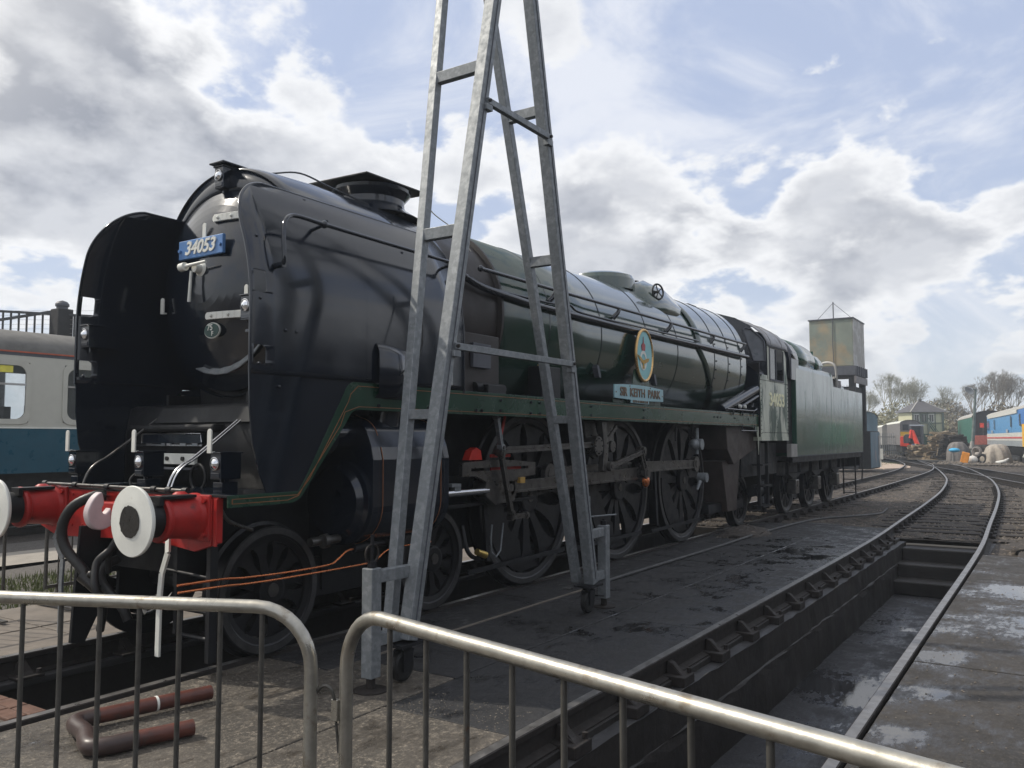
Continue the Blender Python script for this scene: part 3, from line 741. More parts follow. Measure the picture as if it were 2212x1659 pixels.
# hinge straps curving over the dish
for zz in (3.35, 2.565):
    pts = [(doorx(y, zz)-.018, y, zz+(.02*(1-(y+.4)**2) if zz > 3 else 0)) for y in np.linspace(-.08, -.82 if zz < 3 else -.70, 14)]
    b = MB()
    for p, q in zip(pts[:-1], pts[1:]): b.bar(p, q, .02, .058, up=(0,0,1))
    b.cyl((pts[0][0], pts[0][1], pts[0][2]), (pts[0][0]+.02, pts[0][1], pts[0][2]), .029, n=14)
    st = obj('hinge_strap', b, 'white_paint', loco, bevel=.003)
    for i in (1, 4, 8, 11):
        obj('strap_rivet', MB().sphere((pts[i][0]-.012, pts[i][1], pts[i][2]), .014, 10, 6), 'white_paint', st)
b = MB().cyl((.80, -.87, 2.45), (.80, -.87, 3.45), .022, n=12); obj('hinge_rod', b, 'black_satin', loco)
# dart and handles
b = MB().lathe((.56, 0, 2.95), (-1,0,0), [(0, .0), (0, .088), (.03, .075), (.05, .04), (.10, .032), (.10, 0)], 24)
dart = obj('door_dart', b, 'white_paint', loco)
obj('door_handle', MB().cyl((.43, .11, 2.965), (.45, -.16, 2.985), .016, .011, n=12).cyl((.43, .13, 2.962), (.43, .07, 2.966), .034, n=14), 'white_paint', dart)
obj('door_handle', MB().cyl((.46, .035, 2.93), (.455, .045, 2.68), .011, .015, n=12), 'white_paint', dart)
# number plate with raised figures
npl = obj('number_plate', MB().box(.505, .535, -.29, .27, 3.05, 3.205), 'plate_blue', loco, bevel=.006)
text('plate_figures', '34053', .150, (.503, -.01, 3.128), 'front', 'white_paint', npl, .008, shear=.28, bold=.0035, sx=1.02)
for y in (-.265, .245): obj('plate_bolt', MB().cyl((.505, y, 3.12), (.488, y, 3.12), .014, n=8), 'plate_blue', npl)
# shed plate
ov = [(-.115+.088*cos(a), 2.45+.056*sin(a)) for a in [2*pi*k/28 for k in range(28)]]
ov2 = [(-.115+.096*cos(a), 2.45+.064*sin(a)) for a in [2*pi*k/28 for k in range(28)]]
shp = obj('shed_plate', MB().prism(ov2, 'yz', .556, .57), 'white_paint', loco); obj('plate_face', MB().prism(ov, 'yz', .550, .556), 'shed_green', shp)
text('shed_code', '75', .068, (.549, -.10, 2.472), 'front', 'white_paint', shp, .003, bold=.001); text('shed_code', 'F', .052, (.549, -.13, 2.422), 'front', 'white_paint', shp, .003, bold=.001)
# lamp irons on the door
def iron(p, h, nrm='x'):
    x, y, z = p; b = MB(); n = 8
    poly = [(y-.022, z), (y+.022, z)]+[(y+.022*cos(a), z+h-.022+.022*sin(a)) for a in [pi*k/6 for k in range(7)]]
    b.prism(poly, 'yz', x, x+.012); b.box(x, x+.035, y-.022, y+.022, z-.012, z); return b
for y, z, x in ((0.0, 3.21, .545), (.62, 2.66, .60), (-.50, 2.66, .57)): obj('lamp_iron', iron((x, y, z), .125), 'white_paint', loco, bevel=.002)
# electric headlamps
def lamp(x, y, z, par=loco, iron_h=.17):
    b = MB().box(x, x+.17, y-.055, y+.055, z-.095, z+.08); b.box(x-.012, x+.18, y-.065, y+.065, z+.08, z+.092)
    b.cyl((x+.05, y, z-.095), (x+.05, y, z-.13), .012, n=8); b.box(x-.006, x+.002, y-.045, y+.045, z-.085, z-.05)
    o = obj('headlamp', b, 'black_satin', par, bevel=.005)
    g = MB().lathe((x, y, z+.012), (-1,0,0), [(-.004, .046), (.012, .046), (.014, .040)], 20); obj('lens_ring', g, 'bright_steel', o)
    obj('lens', MB().lathe((x, y, z+.012), (-1,0,0), [(.006, .040), (.014, .034), (.026, .018), (.030, .0)], 20), 'lamp_lens', o)
    return o
for y in (.85, -.05, -.93):
    lamp(.0, y, 1.405)
    b = iron((-.03, y+.035, 1.50), .155); obj('lamp_iron', b, 'white_paint', loco, bevel=.002)
    obj('lamp_bracket', MB().box(.02, .15, y-.05, y+.05, 1.21, 1.29).box(.06, .1, y-.02, y+.02, 1.27, 1.33), 'black_satin', loco, bevel=.004)
lamp(.66, -.02, 3.745); obj('lamp_bracket', MB().box(.62, .90, -.12, .06, 3.845, 3.86).box(.80, .95, -.13, .08, 3.70, 3.80), 'black_satin', loco, bevel=.004)
lamp(.06, .835, 2.42); lamp(.20, -.96, 2.52)
for y, y2 in ((.86, .965), (-.96, -1.19)): obj('lamp_bracket', MB().box(.2, .4, y, y2, 2.34, 2.36), 'black_satin', loco)

# --- smoke deflectors
def defl_y(z, sg=-1): return (1.2 if sg < 0 else .94)-(.36*(z-2.5)**2 if z > 2.5 else 0)
def deflector(sg):
    zs_ = [2.03]+list(np.arange(2.07, 3.37, .02))+list(np.arange(3.38, 3.474, .006))+[3.4735, 3.475]; slots = [(2.08, 2.23), (2.59, 2.76)]
    rows = {}
    b = MB()
    def xf(z):
        if z < 3.05: return .05
        t = (z-3.05)/.43; return .05+.42*(1-sqrt(max(0, 1-t*t)))
    def xr(z):
        return 2.46 if z < 3.3 else 2.46-.06*((z-3.3)/.175)**2
    def hole(z):
        for a, c in slots:
            if a-1e-6 <= z <= c+1e-6:
                e = min(z-a, c-z); i = .03*(1-sqrt(max(0, 1-(1-min(1, e/.03))**2))); return (.075, .185-i)
        return None
    for z0, z1 in zip(zs_[:-1], zs_[1:]):
        h0, h1 = hole(z0), hole(z1); y0, y1 = sg*defl_y(z0, sg), sg*defl_y(z1, sg)
        xs0 = np.linspace(.26, xr(z0), 9); xs1 = np.linspace(.26, xr(z1), 9)
        f0, f1 = xf(z0), xf(z1)
        if f0 > .26: xs0 = np.linspace(f0, xr(z0), 9)
        if f1 > .26: xs1 = np.linspace(f1, xr(z1), 9)
        for a0, a1, c0, c1 in zip(xs0[:-1], xs0[1:], xs1[:-1], xs1[1:]): b.add([(a0,y0,z0),(a1,y0,z0),(c1,y1,z1),(c0,y1,z1)], [(0,1,2,3)], True)
        segs = [((f0, .26), (f1, .26))]
        if f0 > .26 or f1 > .26: continue
        if h0 and h1: segs = [((f0, h0[0]), (f1, h1[0])), ((h0[1], .26), (h1[1], .26))]
        for (a, c), (d, e) in segs: b.add([(a,y0,z0),(c,y0,z0),(e,y1,z1),(d,y1,z1)], [(0,1,2,3)], True)
    o = obj('smoke_deflector', b, 'black_satin', loco, clean=True, solid=.012)
    e = [(xf(z)-.002, sg*defl_y(z, sg), z) for z in zs_]+[(x, sg*defl_y(3.475, sg), 3.475) for x in np.linspace(.55, 2.35, 9)]+[(2.47, sg*defl_y(3.3, sg), 3.3)]+[(2.465, sg*defl_y(z, sg), z) for z in np.arange(3.2, 2.0, -.2)]
    obj('edge_beading', MB().tube(e, .011, 6), 'black_satin', o)
    b = MB()
    for x, z in ((.95, 3.30), (.99, 3.25), (1.75, 3.25), (1.79, 3.2), (.15, 3.0), (.12, 2.55), (.35, 2.35), (.45, 2.35), (.12, 2.10), (.3, 1.95)):
        b.sphere((x, sg*(defl_y(z, sg)+.008), z), .013, 8, 5)
    obj('bolts', b, 'black_satin', o, kind='stuff')
    if sg < 0:
        q = MB()
        for x in (1.18,):
            zz_ = list(np.arange(2.05, 3.42, .08))
            for a_, c_2 in zip(zz_[:-1], zz_[1:]): q.bar((x, -defl_y(a_)-.006, a_), (x, -defl_y(c_2)-.006, c_2), .006, .003, up=(0,1,0))
        obj('sheet_seam', q, 'black_satin', o, kind='stuff')
    # lower sheet down to the running plate
    b = MB(); rows = []
    for z, a, c in ((2.03, .05, 1.04), (1.90, .055, .93), (1.80, .06, .86), (1.55, .09, .71), (1.36, .15, .595), (1.215, .22, .50)):
        rows.append([(a+(c-a)*i/6, sg*(1.190 if sg < 0 else .935), z) for i in range(7)])
    obj('deflector_skirt', b.grid(rows, False), 'black_satin', loco, solid=.012)
    return o
dn = deflector(-1); df = deflector(1)
for sg, dd in ((-1, dn), (1, df)):
    pts = [(.27, 1.24, 2.80), (.26, 1.28, 2.83), (.26, 1.27, 3.0), (.30, 1.24, 3.12), (.40, 1.20, 3.185), (.55, 1.19, 3.195), (.72, 1.19, 3.19), (1.4, 1.19, 3.185), (2.35, 1.19, 3.18)]
    oy = 0 if sg < 0 else .23
    pts = smoothpath([(x, sg*(y-oy), z) for x, y, z in pts], 5)
    obj('grab_rail', MB().tube(pts, .016, 10), 'black_satin', dd)
    for p in ((.72, 3.19), (2.33, 3.18)): obj('rail_knob', MB().sphere((p[0], sg*(1.19-oy), p[1]), .03, 12, 8).cyl((p[0], sg*(1.19-oy), p[1]), (p[0], sg*(1.03-oy), p[1]-.03), .014, n=8), 'black_satin', dd)
    obj('rail_knob', MB().cyl((.27, sg*(1.27-oy), 2.80), (.27, sg*(1.18-oy), 2.80), .022, n=10), 'black_satin', dd)
# exhaust/steam pipe casing bulging out of the near deflector
rows = []
for t in np.linspace(0, 1, 9):
    x = 1.28+.72*t; rows.append([(x+.0, -1.19-.13*sin(pi*min(1, t*1.5+.15))*f, z) for z, f in ((2.36-.06*t, 0), (2.34-.06*t, .5), (2.28-.07*t, .95), (2.12-.03*t, 1), (1.95, .85), (1.90, 0))])
obj('steam_pipe_cover', MB().grid(rows, True), 'black_satin', loco)

# --- chimney with a rain board
b = MB().lathe((2.50, 0, 3.78), (0,0,1), [(0, .50), (.05, .42), (.09, .36), (.13, .335), (.19, .335), (.22, .36), (.26, .395), (.29, .40), (.31, .37)], 40)
obj('chimney', b, 'black_satin', loco, bevel=None)
P_ = [(1.80, -.05, 3.93), (2.30, -.52, 4.05), (3.02, -.06, 4.16), (2.50, .42, 4.20)]
c_ = Vector((2.475, .08, 4.105)); ux = Vector((1, -.03, .0)).normalized(); uy = Vector((-.05, 1, .0)).normalized()
b = MB().obox(c_, ux*.445, uy*.45, ux.cross(uy).normalized()*.008); cvr = obj('chimney_cover', b, 'black_matt', loco, bevel=.003)
cl_ = [(2.85, -.34, 4.115), (2.91, -.36, 4.07), (2.93, -.45, 3.9), (2.96, -.75, 3.66), (2.98, -.9, 3.45)]
obj('cover_rope', MB().tube(smoothpath(cl_, 5), .006, 6), 'rope', cvr)
b = MB()
for y in (.05, -.3): b.tube(smoothpath([(.95, y, 3.80), (1.3, y+.02, 3.90), (1.7, y+.05, 3.88), (2.2, y+.05, 3.84)], 6), .008, 6)
obj('lamp_conduit', b, 'black_satin', loco)
# dome-like inspection cover, safety valves, manifold with hand wheel, whistle plate
obj('clack_cover', MB().lathe((7.55, 0, 3.80), (0,0,1), [(0, .52), (.16, .52), (.22, .49), (.25, .42), (.265, .2), (.268, 0)], 40), 'loco_green', loco)
for x, y in ((8.45, -.12), (8.45, .16)): obj('safety_valve', MB().cyl((x, y, 3.85), (x, y, 4.07), .09, .075, n=16).cyl((x, y, 4.07), (x, y, 4.10), .10, n=16), 'black_matt', loco)
# manifold cover: faired box on the shoulder of the firebox
rows = []
for x, w_, h_, z_ in ((7.55, .10, .02, 3.70), (7.68, .16, .16, 3.74), (8.0, .20, .22, 3.78), (8.35, .20, .20, 3.79), (8.7, .17, .10, 3.77), (9.2, .12, -.02, 3.70)):
    rows.append([(x, -.68-w_, z_-.32), (x, -.70-w_*.6, z_-.12), (x, -.62-w_*.3, z_+h_*.5), (x, -.5, z_+h_), (x, -.3, z_+h_*.9), (x, -.1, z_+h_*.5)])
obj('manifold_cover', MB().grid([[(7.55, -.6, 3.6)]*6]+rows, True), 'loco_green', loco, solid=.01)
whl = MB(); c_ = Vector((7.86, -.80, 3.78)); ax = Vector((-.35, -1, .05)).normalized(); u_ = Vector((0,0,1)); u_ = (u_-ax*u_.dot(ax)).normalized(); w_ = ax.cross(u_)
whl.tube([c_+(u_*cos(a)+w_*sin(a))*.115 for a in [2*pi*k/24 for k in range(24)]], .014, 8, closed=True)
for k in range(5):
    a = 2*pi*k/5+.3; whl.cyl(c_, c_+(u_*cos(a)+w_*sin(a))*.115, .009, n=6)
whl.cyl(c_-ax*.12, c_+ax*.02, .02, n=8); obj('hand_wheel', whl, 'black_matt', loco)
obj('whistle', MB().box(10.75, 11.15, -.16, .16, 3.98, 4.06), 'black_matt', loco, bevel=.01)

# --- boiler hand rail, its brackets and the pipe run below it
hr = [(2.98, -1.02, 3.265), (5.0, -1.04, 3.265), (8.0, -1.08, 3.27), (11.0, -1.12, 3.27)]
rail_ = obj('hand_rail', MB().tube(hr, .020, 10), 'black_satin', loco)
obj('rail_knob', MB().sphere((2.98, -1.02, 3.265), .032, 12, 8), 'black_satin', rail_)
for x in (4.45, 6.03, 7.7, 9.45, 10.95):
    yy = -1.02-.012*(x-3)
    obj('rail_bracket', MB().tube([(x, yy, 3.265), (x-.06, yy-.0, 3.2), (x-.10, -.97-.012*(x-3), 3.13)], [.022, .028, .034], 8), 'black_satin', rail_)
pr = smoothpath([(2.75, -.98, 3.16), (3.05, -1.0, 3.09), (3.6, -1.03, 3.05), (4.3, -1.035, 3.035), (7, -1.06, 3.03), (9.0, -1.12, 3.03), (10.9, -1.18, 3.03)], 6)
obj('pipe_run', MB().tube(pr, .036, 10), 'black_satin', loco)
pr = smoothpath([(3.2, -1.0, 3.10), (3.9, -1.01, 3.10), (4.4, -1.02, 3.11), (4.75, -1.03, 3.14), (4.95, -1.03, 3.09), (5.6, -1.05, 3.08), (7.1, -1.08, 3.09), (8.6, -1.14, 3.09)], 6)
obj('pipe_run', MB().tube(pr, .014, 8), 'black_satin', loco)
# --- badge, its backing and the name plate
bk = obj('plate_backing', MB().prism([(5.72, 2.04), (7.2, 2.04), (7.2, 2.10), (6.86, 2.24), (6.80, 2.50), (6.36, 2.50), (6.28, 2.24), (5.72, 2.10)], 'xz', -1.10, -1.09), 'valance_green', loco)
def ell(cx, cz, a, c, n=40): return [(cx+a*cos(2*pi*k/n), cz+c*sin(2*pi*k/n)) for k in range(n)]
BX, BZ = 6.62, 2.70
badge = obj('badge', MB().prism(ell(BX, BZ, .245, .325), 'xz', -1.095, -1.13), 'sky_blue_enamel', loco)
rim = MB().tube([(x, -1.125, z) for x, z in ell(BX, BZ, .262, .342)], .022, 8, closed=True); obj('badge_rim', rim, 'gold_rim', badge)
b = MB(); b.grid([[(x, -1.134, z) for x, z in ell(BX-.045, BZ-.07, .108, .132, 32)], [(x, -1.134, z) for x, z in ell(BX-.045, BZ-.07, .070, .088, 32)]], False, True); obj('badge_circlet', b, 'white_paint', badge, solid=.003)
wing = [(-.185, .055), (-.10, .035), (-.02, -.005), (.02, -.005), (.10, .02), (.185, .03), (.15, -.02), (.05, -.045), (.015, -.055), (.03, -.12), (-.03, -.12), (-.015, -.055), (-.06, -.045), (-.13, .0)]
obj('badge_eagle', MB().prism([(BX-.045+x, BZ-.06+z) for x, z in wing], 'xz', -1.133, -1.140), 'ochre', badge)
crown = [(-.045, 0), (.045, 0), (.06, .07), (.035, .095), (.012, .10), (.0, .19), (-.012, .10), (-.035, .095), (-.06, .07)]
obj('badge_crown', MB().prism([(BX-.045+x, BZ+.06+z) for x, z in crown], 'xz', -1.133, -1.139), 'crimson', badge)
top = [(5.66+1.52*i/12, 2.262+.012*sin(pi*i/12)*2) for i in range(13)][::-1]
npm = obj('name_plate', MB().prism([(5.66, 2.095), (6.14, 2.085), (6.14, 2.045), (6.70, 2.045), (6.70, 2.085), (7.18, 2.095)]+top, 'xz', -1.135, -1.155), 'sky_blue_enamel_2', loco, bevel=.004)
for wd, xc, wsx in (('SIR', 5.91, 1.0), ('KEITH', 6.33, 1.12), ('PARK', 6.86, 1.08)): text('name_letters', wd, .155, (xc, -1.157, 2.178), 'side', 'letter_bronze', npm, .006, bold=.003, sx=wsx)
text('class_letters', 'BATTLE OF BRITAIN CLASS', .042, (6.42, -1.157, 2.068), 'side', 'letter_bronze', npm, .003, bold=.001, sx=.95)
for x, z in ((5.70, 2.17), (7.14, 2.17), (6.1, 2.262), (6.74, 2.262)): obj('plate_screw', MB().cyl((x, -1.155, z), (x, -1.160, z), .010, n=8), 'letter_bronze', npm)
for x in (5.55, 7.28):
    obj('washout_cover', MB().prism([(x-.05+p, 2.42+q) for p, q in ((0, .08), (.05, .07), (.10, -.04), (.10, -.08), (.05, -.07), (0, .04))], 'xz', -.93, -1.0), 'tank_frame', loco)
# --- running plate and its stepped valance
YP = -1.20
def valance(sg):
    y0, y1 = sg*1.20, sg*1.185
    P = [(-.10, 1.215), (-.10, 1.135), (.42, 1.135)]+[(.42+.17*sin(a), 1.305-.17*cos(a)) for a in [radians(60*k/5) for k in range(1, 6)]]
    P += [(.96, 1.70)]+[(1.10-.12*cos(a), 1.69+.12*sin(a)) for a in [radians(25+65*k/5) for k in range(6)]]
    P += [(11.41, 1.80), (11.41, 2.025), (1.08, 2.025)]
    P += [(1.06-.12*sin(a), 1.905+.12*cos(a)) for a in [radians(75*k/5) for k in range(6)]]
    P += [(.60, 1.36), (.50, 1.215)]
    o = obj('valance', MB().prism(P, 'xz', y0, y1), 'valance_green', loco, bevel=.002)
    if sg < 0:
        b = MB(); yl = sg*1.2025
        top_ = [(-.07, 1.19), (.49, 1.19), (.60, 1.30), (.985, 1.87), (1.01, 1.93), (1.09, 1.995), (11.38, 1.995)]
        bot_ = [(-.07, 1.16), (.40, 1.158), (.50, 1.185), (.56, 1.27), (.905, 1.69), (.95, 1.79), (1.10, 1.835), (11.38, 1.835)]
        for q in (top_, bot_):
            for p, r in zip(q[:-1], q[1:]): b.bar((p[0], yl, p[1]), (r[0], yl, r[1]), .003, .0045, up=(0,0,1))
        b.bar((-.07, yl, 1.16), (-.07, yl, 1.19), .003, .007, up=(1,0,0))
        obj('lining', b, 'lining_orange', o)
        b = MB()
        for x in (1.32, 1.95, 2.65, 2.74, 3.06, 3.62, 3.80, 4.95, 6.42, 9.1, 9.25, 9.4, 10.1, 10.8):
            for z in ((1.96, 1.85) if x in (3.62, 3.80) else ((1.85,) if x < 3 else (1.93,) if x > 9 else (1.96, 1.86))): b.cyl((x, -1.2, z), (x, -1.215, z), .014, n=8)
        obj('valance_bolts', b, 'black_satin', o, kind='stuff')
    return o
valance(-1)
obj('far_valance', MB().box(.6, 11.4, 1.0, 1.02, 1.80, 2.02), 'valance_green', loco)
b = MB().box(-.08, .56, -1.18, 1.0, 1.195, 1.213).box(1.02, 11.35, -1.18, 1.0, 2.0, 2.02)
obj('running_plate', b, 'black_satin', loco)
# slanting front plates between valance and frames, aprons
b = MB()
b.add([(.56, -1.185, 1.20), (1.05, -1.185, 2.0), (1.05, .96, 2.0), (.56, .96, 1.20)], [(0,1,2,3)]); obj('sloping_plate', b, 'black_satin', loco, solid=.01)
rows = [[(x, y, z) for y in np.linspace(-.98, .98, 25)] for x, z in ((.50, 1.215), (.50, 1.62), (.54, 1.84), (.60, 1.86), (1.5, 1.88), (1.5, 2.2))]
obj('front_apron', MB().grid(rows, True), 'frame_dark', loco, solid=.01)
obj('apron_panel', MB().add([(.485, -.85, 1.715), (.52, -.85, 1.83), (.52, .45, 1.83), (.485, .50, 1.715)], [(0,1,2,3)]), 'black_matt', loco, solid=.006)
apr = obj('apron_ledge', MB().box(.40, .54, -.36, .76, 1.645, 1.70), 'frame_dark', loco, bevel=.02)
obj('access_door', MB().box(.455, .475, -.16, .62, 1.545, 1.63), 'black_satin', loco, bevel=.012)
b = MB().tube([(.452, .62, 1.55), (.452, .62, 1.628), (.452, -.15, 1.628), (.452, -.16, 1.56)], .006, 6); obj('door_beading', b, 'bright_steel', loco)
b = MB().bar((.45, .68, 1.535), (.45, -.18, 1.535), .02, .012)
for y in (.5, .3, .25, .05, -.1): b.box(.435, .45, y-.035, y+.035, 1.53, 1.55)
obj('hinge_bar', b, 'bright_steel', loco)
bp_ = obj('front_bar', MB().box(.42, .45, -.12, .66, 1.385, 1.47), 'white_paint', loco, bevel=.004)
for y in (.22, .02): obj('bolt', MB().cyl((.42, y, 1.43), (.405, y, 1.43), .017, n=10), 'grease', bp_)
obj('front_step', MB().box(.40, .47, -.10, .35, 1.345, 1.36), 'tank_frame', loco); obj('front_ring', MB().tube([(.40, -.20+.09*cos(a), 1.29+.10*sin(a)) for a in [2*pi*k/20 for k in range(20)]], .012, 8, closed=True), 'frame_dark', loco)
# diagonal hand rails over the apron
for y in (.53, -.53, -.57):
    pts = smoothpath([(-.09, y, 1.235), (-.05, y, 1.33), (.02, y, 1.40), (.14, y, 1.47), (.56, y, 1.775), (.72, y, 1.89)], 5)
    obj('apron_rail', MB().tube(pts, .010 if y > -.55 else .008, 8), 'bright_steel' if y < 0 else 'motion_steel', loco)
for y in (.2, ): obj('pipe_stub', MB().tube(smoothpath([(.1, y, 1.22), (.1, y+.01, 1.28), (.12, y-.06, 1.34)], 4), .010, 8), 'motion_steel', loco)

# --- buffer beam, buffers, hook, hoses
beam = obj('buffer_beam', MB().prism([(-1.10, .90), (-.86, .83), (-.40, .875), (.86, .83), (1.10, .90), (1.10, 1.20), (-1.10, 1.20)], 'yz', -.10, -.06), 'beam_red', loco, bevel=.004)
for y in (-.62, -.30, -.20, .30, .5, .64):
    for z in (.93, 1.16): obj('beam_bolt', MB().cyl((-.10, y, z), (-.112, y, z), .013, n=6), 'beam_red', beam)
obj('beam_edge', MB().box(-.105, -.06, -1.19, 1.16, 1.203, 1.216), 'frame_dark', beam)
b = MB().cyl((-.135, -.80, 1.236), (-.135, .98, 1.236), .013, n=10)
obj('steam_heat_pipe', b, 'motion_steel', beam)
for y in (.98, .55, .12, -.45, -.62, -.80): obj('pipe_clip', MB().cyl((-.135, y-.025, 1.236), (-.135, y+.025, 1.236), .023, n=8), 'frame_dark', beam)
obj('beam_flange', MB().box(-.112, -.10, -1.10, -1.07, .88, 1.19).box(-.112, -.10, -1.03, -1.05, .88, 1.19), 'beam_red', beam, bevel=.002)
def buffer(y, label=None):
    x = -.10; Z = 1.07; X = (-1,0,0)
    base = MB(); base.box(-.125, -.10, y-.17, y+.17, Z-.16, Z+.145)
    for zz in (.95, 1.14): pass
    hs = obj('buffer_housing', MB().lathe((x, y, Z), X, [(0, .155), (.03, .155), (.06, .145), (.25, .130), (.262, .150), (.285, .154), (.30, .145), (.302, .10)], 36), 'beam_red', loco, label)
    obj('flange', base, 'beam_red', hs, bevel=.008)
    for sy in (-.13, .13):
        for sz in (-.12, .11): obj('flange_bolt', MB().cyl((-.125, y+sy, Z+sz), (-.145, y+sy, Z+sz), .018, n=6), 'beam_red', hs)
    obj('foot_tread', MB().box(-.42, -.17, y-.10, y+.02, Z+.13, Z+.150).box(-.44, -.41, y-.10, y+.02, Z+.09, Z+.150), 'frame_dark', hs, bevel=.003)
    obj('lifting_eye', MB().lathe((-.20, y+.035, Z+.115), (0,0,1), [(0, .055), (.035, .05), (.05, .03), (.052, 0)], 16), 'beam_red', hs)
    obj('plunger', MB().lathe((x, y, Z), X, [(.28, .116), (.42, .116), (.452, .12)], 32), 'frame_dark', hs)
    obj('buffer_head', MB().lathe((x, y, Z), X, [(.440, .0), (.445, .218), (.462, .223), (.470, .218), (.478, .12), (.480, 0)], 64), 'white_paint', hs)
    ragged = [(y+.103*cos(a)*(1+R(-.05, .05)), Z+.10*sin(a)*(1+R(-.05, .05))) for a in [2*pi*k/40 for k in range(40)]]
    obj('grease_patch', MB().prism(ragged, 'yz', -.5805, -.584), 'grease', hs)
buffer(-.87); buffer(.87)
# coupling hook
hk = [(0, -.05), (.04, -.05), (.06, -.02)]
prof_h0 = [(-.16, 1.11), (-.26, 1.10), (-.30, 1.065), (-.325, 1.045), (-.345, 1.06), (-.35, 1.09), (-.335, 1.125), (-.35, 1.20), (-.375, 1.205), (-.42, 1.165), (-.455, 1.10), (-.462, 1.04), (-.44, .975), (-.39, .935), (-.33, .93), (-.27, .955), (-.22, 1.0), (-.16, 1.02)]
prof_h = [(-.365+(p.x+.462)*.92, 1.075+(p.z-1.07)*.95) for p in smoothpath([(a, 0, c) for a, c in prof_h0], 4)]
obj('coupling_hook', MB().prism(prof_h, 'xz', -.035, .035), 'pink_paint', loco, bevel=.014)
obj('hook_plate', MB().box(-.20, -.10, -.10, .10, 1.0, 1.13), 'beam_red', loco, bevel=.01)
def hose(pts, r, m='rubber'):
    P = smoothpath(pts, 10); rr = [r*(1+.05*(i % 2)) for i in range(len(P))]
    return MB().tube(P, rr, 14)
vh = obj('vacuum_hose', hose([(-.12, .16, 1.17), (-.20, .20, 1.165), (-.29, .30, 1.09), (-.33, .36, .95), (-.32, .33, .80), (-.28, .18, .66), (-.26, .10, .58)], .036), 'rubber', loco)
obj('hose_clip', MB().cyl((-.14, .165, 1.17), (-.19, .185, 1.17), .042, n=16), 'grease', vh); obj('hose_connection', MB().cyl((-.29, .14, .61), (-.25, .03, .52), .05, .038, n=14).sphere((-.27, .07, .62), .03), 'grease', vh)
b = MB().tube(smoothpath([(-.05, .02, .88), (-.12, .02, .85), (-.16, .04, .75), (-.15, .05, .62)], 6), .022, 10); b.tube(smoothpath([(-.05, .10, .70), (-.15, .10, .66), (-.20, .05, .56), (-.15, -.12, .40), (-.12, -.16, .30)], 6), .034, 10)
obj('steam_heat_hose', b, 'rubber', loco)
b = MB().tube(smoothpath([(-.10, .0, .86), (-.2, -.02, .78), (-.26, .02, .70), (-.30, -.04, .55), (-.25, -.06, .40), (-.2, .05, .22)], 6), .028, 10); obj('brake_hose', b, 'rubber', loco)
# guard irons and pale bent stays
def stay(y, s=1):
    pts = [(-.12, y, .90), (-.14, y-.03*s, .81), (-.12, y+.06*s, .66), (-.13, y+.065*s, .50), (-.13, y+.07*s, .10)]
    b = MB()
    for p, q in zip(pts[:-1], pts[1:]): b.bar(p, q, .045, .018, up=(1,0,0))
    return b
obj('guard_iron', stay(-.60), 'white_paint', loco, bevel=.002, label='pale painted bent strip hanging under the near buffer'); obj('guard_iron', stay(.78, -1), 'galvanised', loco, bevel=.002)
b = MB()
b.box(-.06, .0, -.98, -.94, .10, .9).box(-.06, .0, -.62, -.59, .25, .9)
b.cyl((-.03, -.96, .42), (-.03, -.60, .42), .014, n=8).cyl((-.03, -.96, .245), (-.03, -.60, .245), .016, n=8).cyl((-.03, -.98, .65), (-.06, -.45, .68), .012, n=8)
obj('front_ladder', b, 'frame_dark', loco)
b = MB().prism([(-.25, .95), (-.1, .95), (-.1, .3), (-.2, .1), (-.3, .12), (-.28, .5)], 'xz', .25, .28); obj('guard_iron', b, 'frame_dark', loco)

# --- frames and under-boiler mass
b = MB().box(.60, 11.3, -.52, -.49, .45, 1.95).box(.60, 11.3, .49, .52, .45, 1.95).box(.0, .60, -.52, -.49, .55, 1.19).box(.0, .60, .49, .52, .55, 1.19)
obj('main_frame', b, 'frame_dark', loco)
b = MB().box(.9, 11.2, -.48, .48, .95, 2.02).box(.15, 1.0, -.45, .45, .6, 1.15).box(5.0, 10.2, -.47, .47, .38, .95); obj('frame_stretcher', b, 'frame_dark', loco)
b = MB().prism([(9.9, 2.0), (11.4, 2.0), (11.75, 1.45), (10.3, 1.15), (10.0, 1.4)], 'xz', -1.10, -.55); obj('ashpan', b, 'brown_panel', loco, bevel=.01)
b = MB().prism([(10.0, 1.2), (10.95, 1.28), (10.7, .35), (10.25, .35)], 'xz', -1.0, -.6); obj('ashpan_hopper', b, 'brown_panel', loco, bevel=.01)
b = MB().box(11.0, 13.2, -1.0, 1.0, .9, 1.5).box(9.6, 11.4, -.9, -.55, .35, .5); obj('drag_box', b, 'frame_dark', loco)

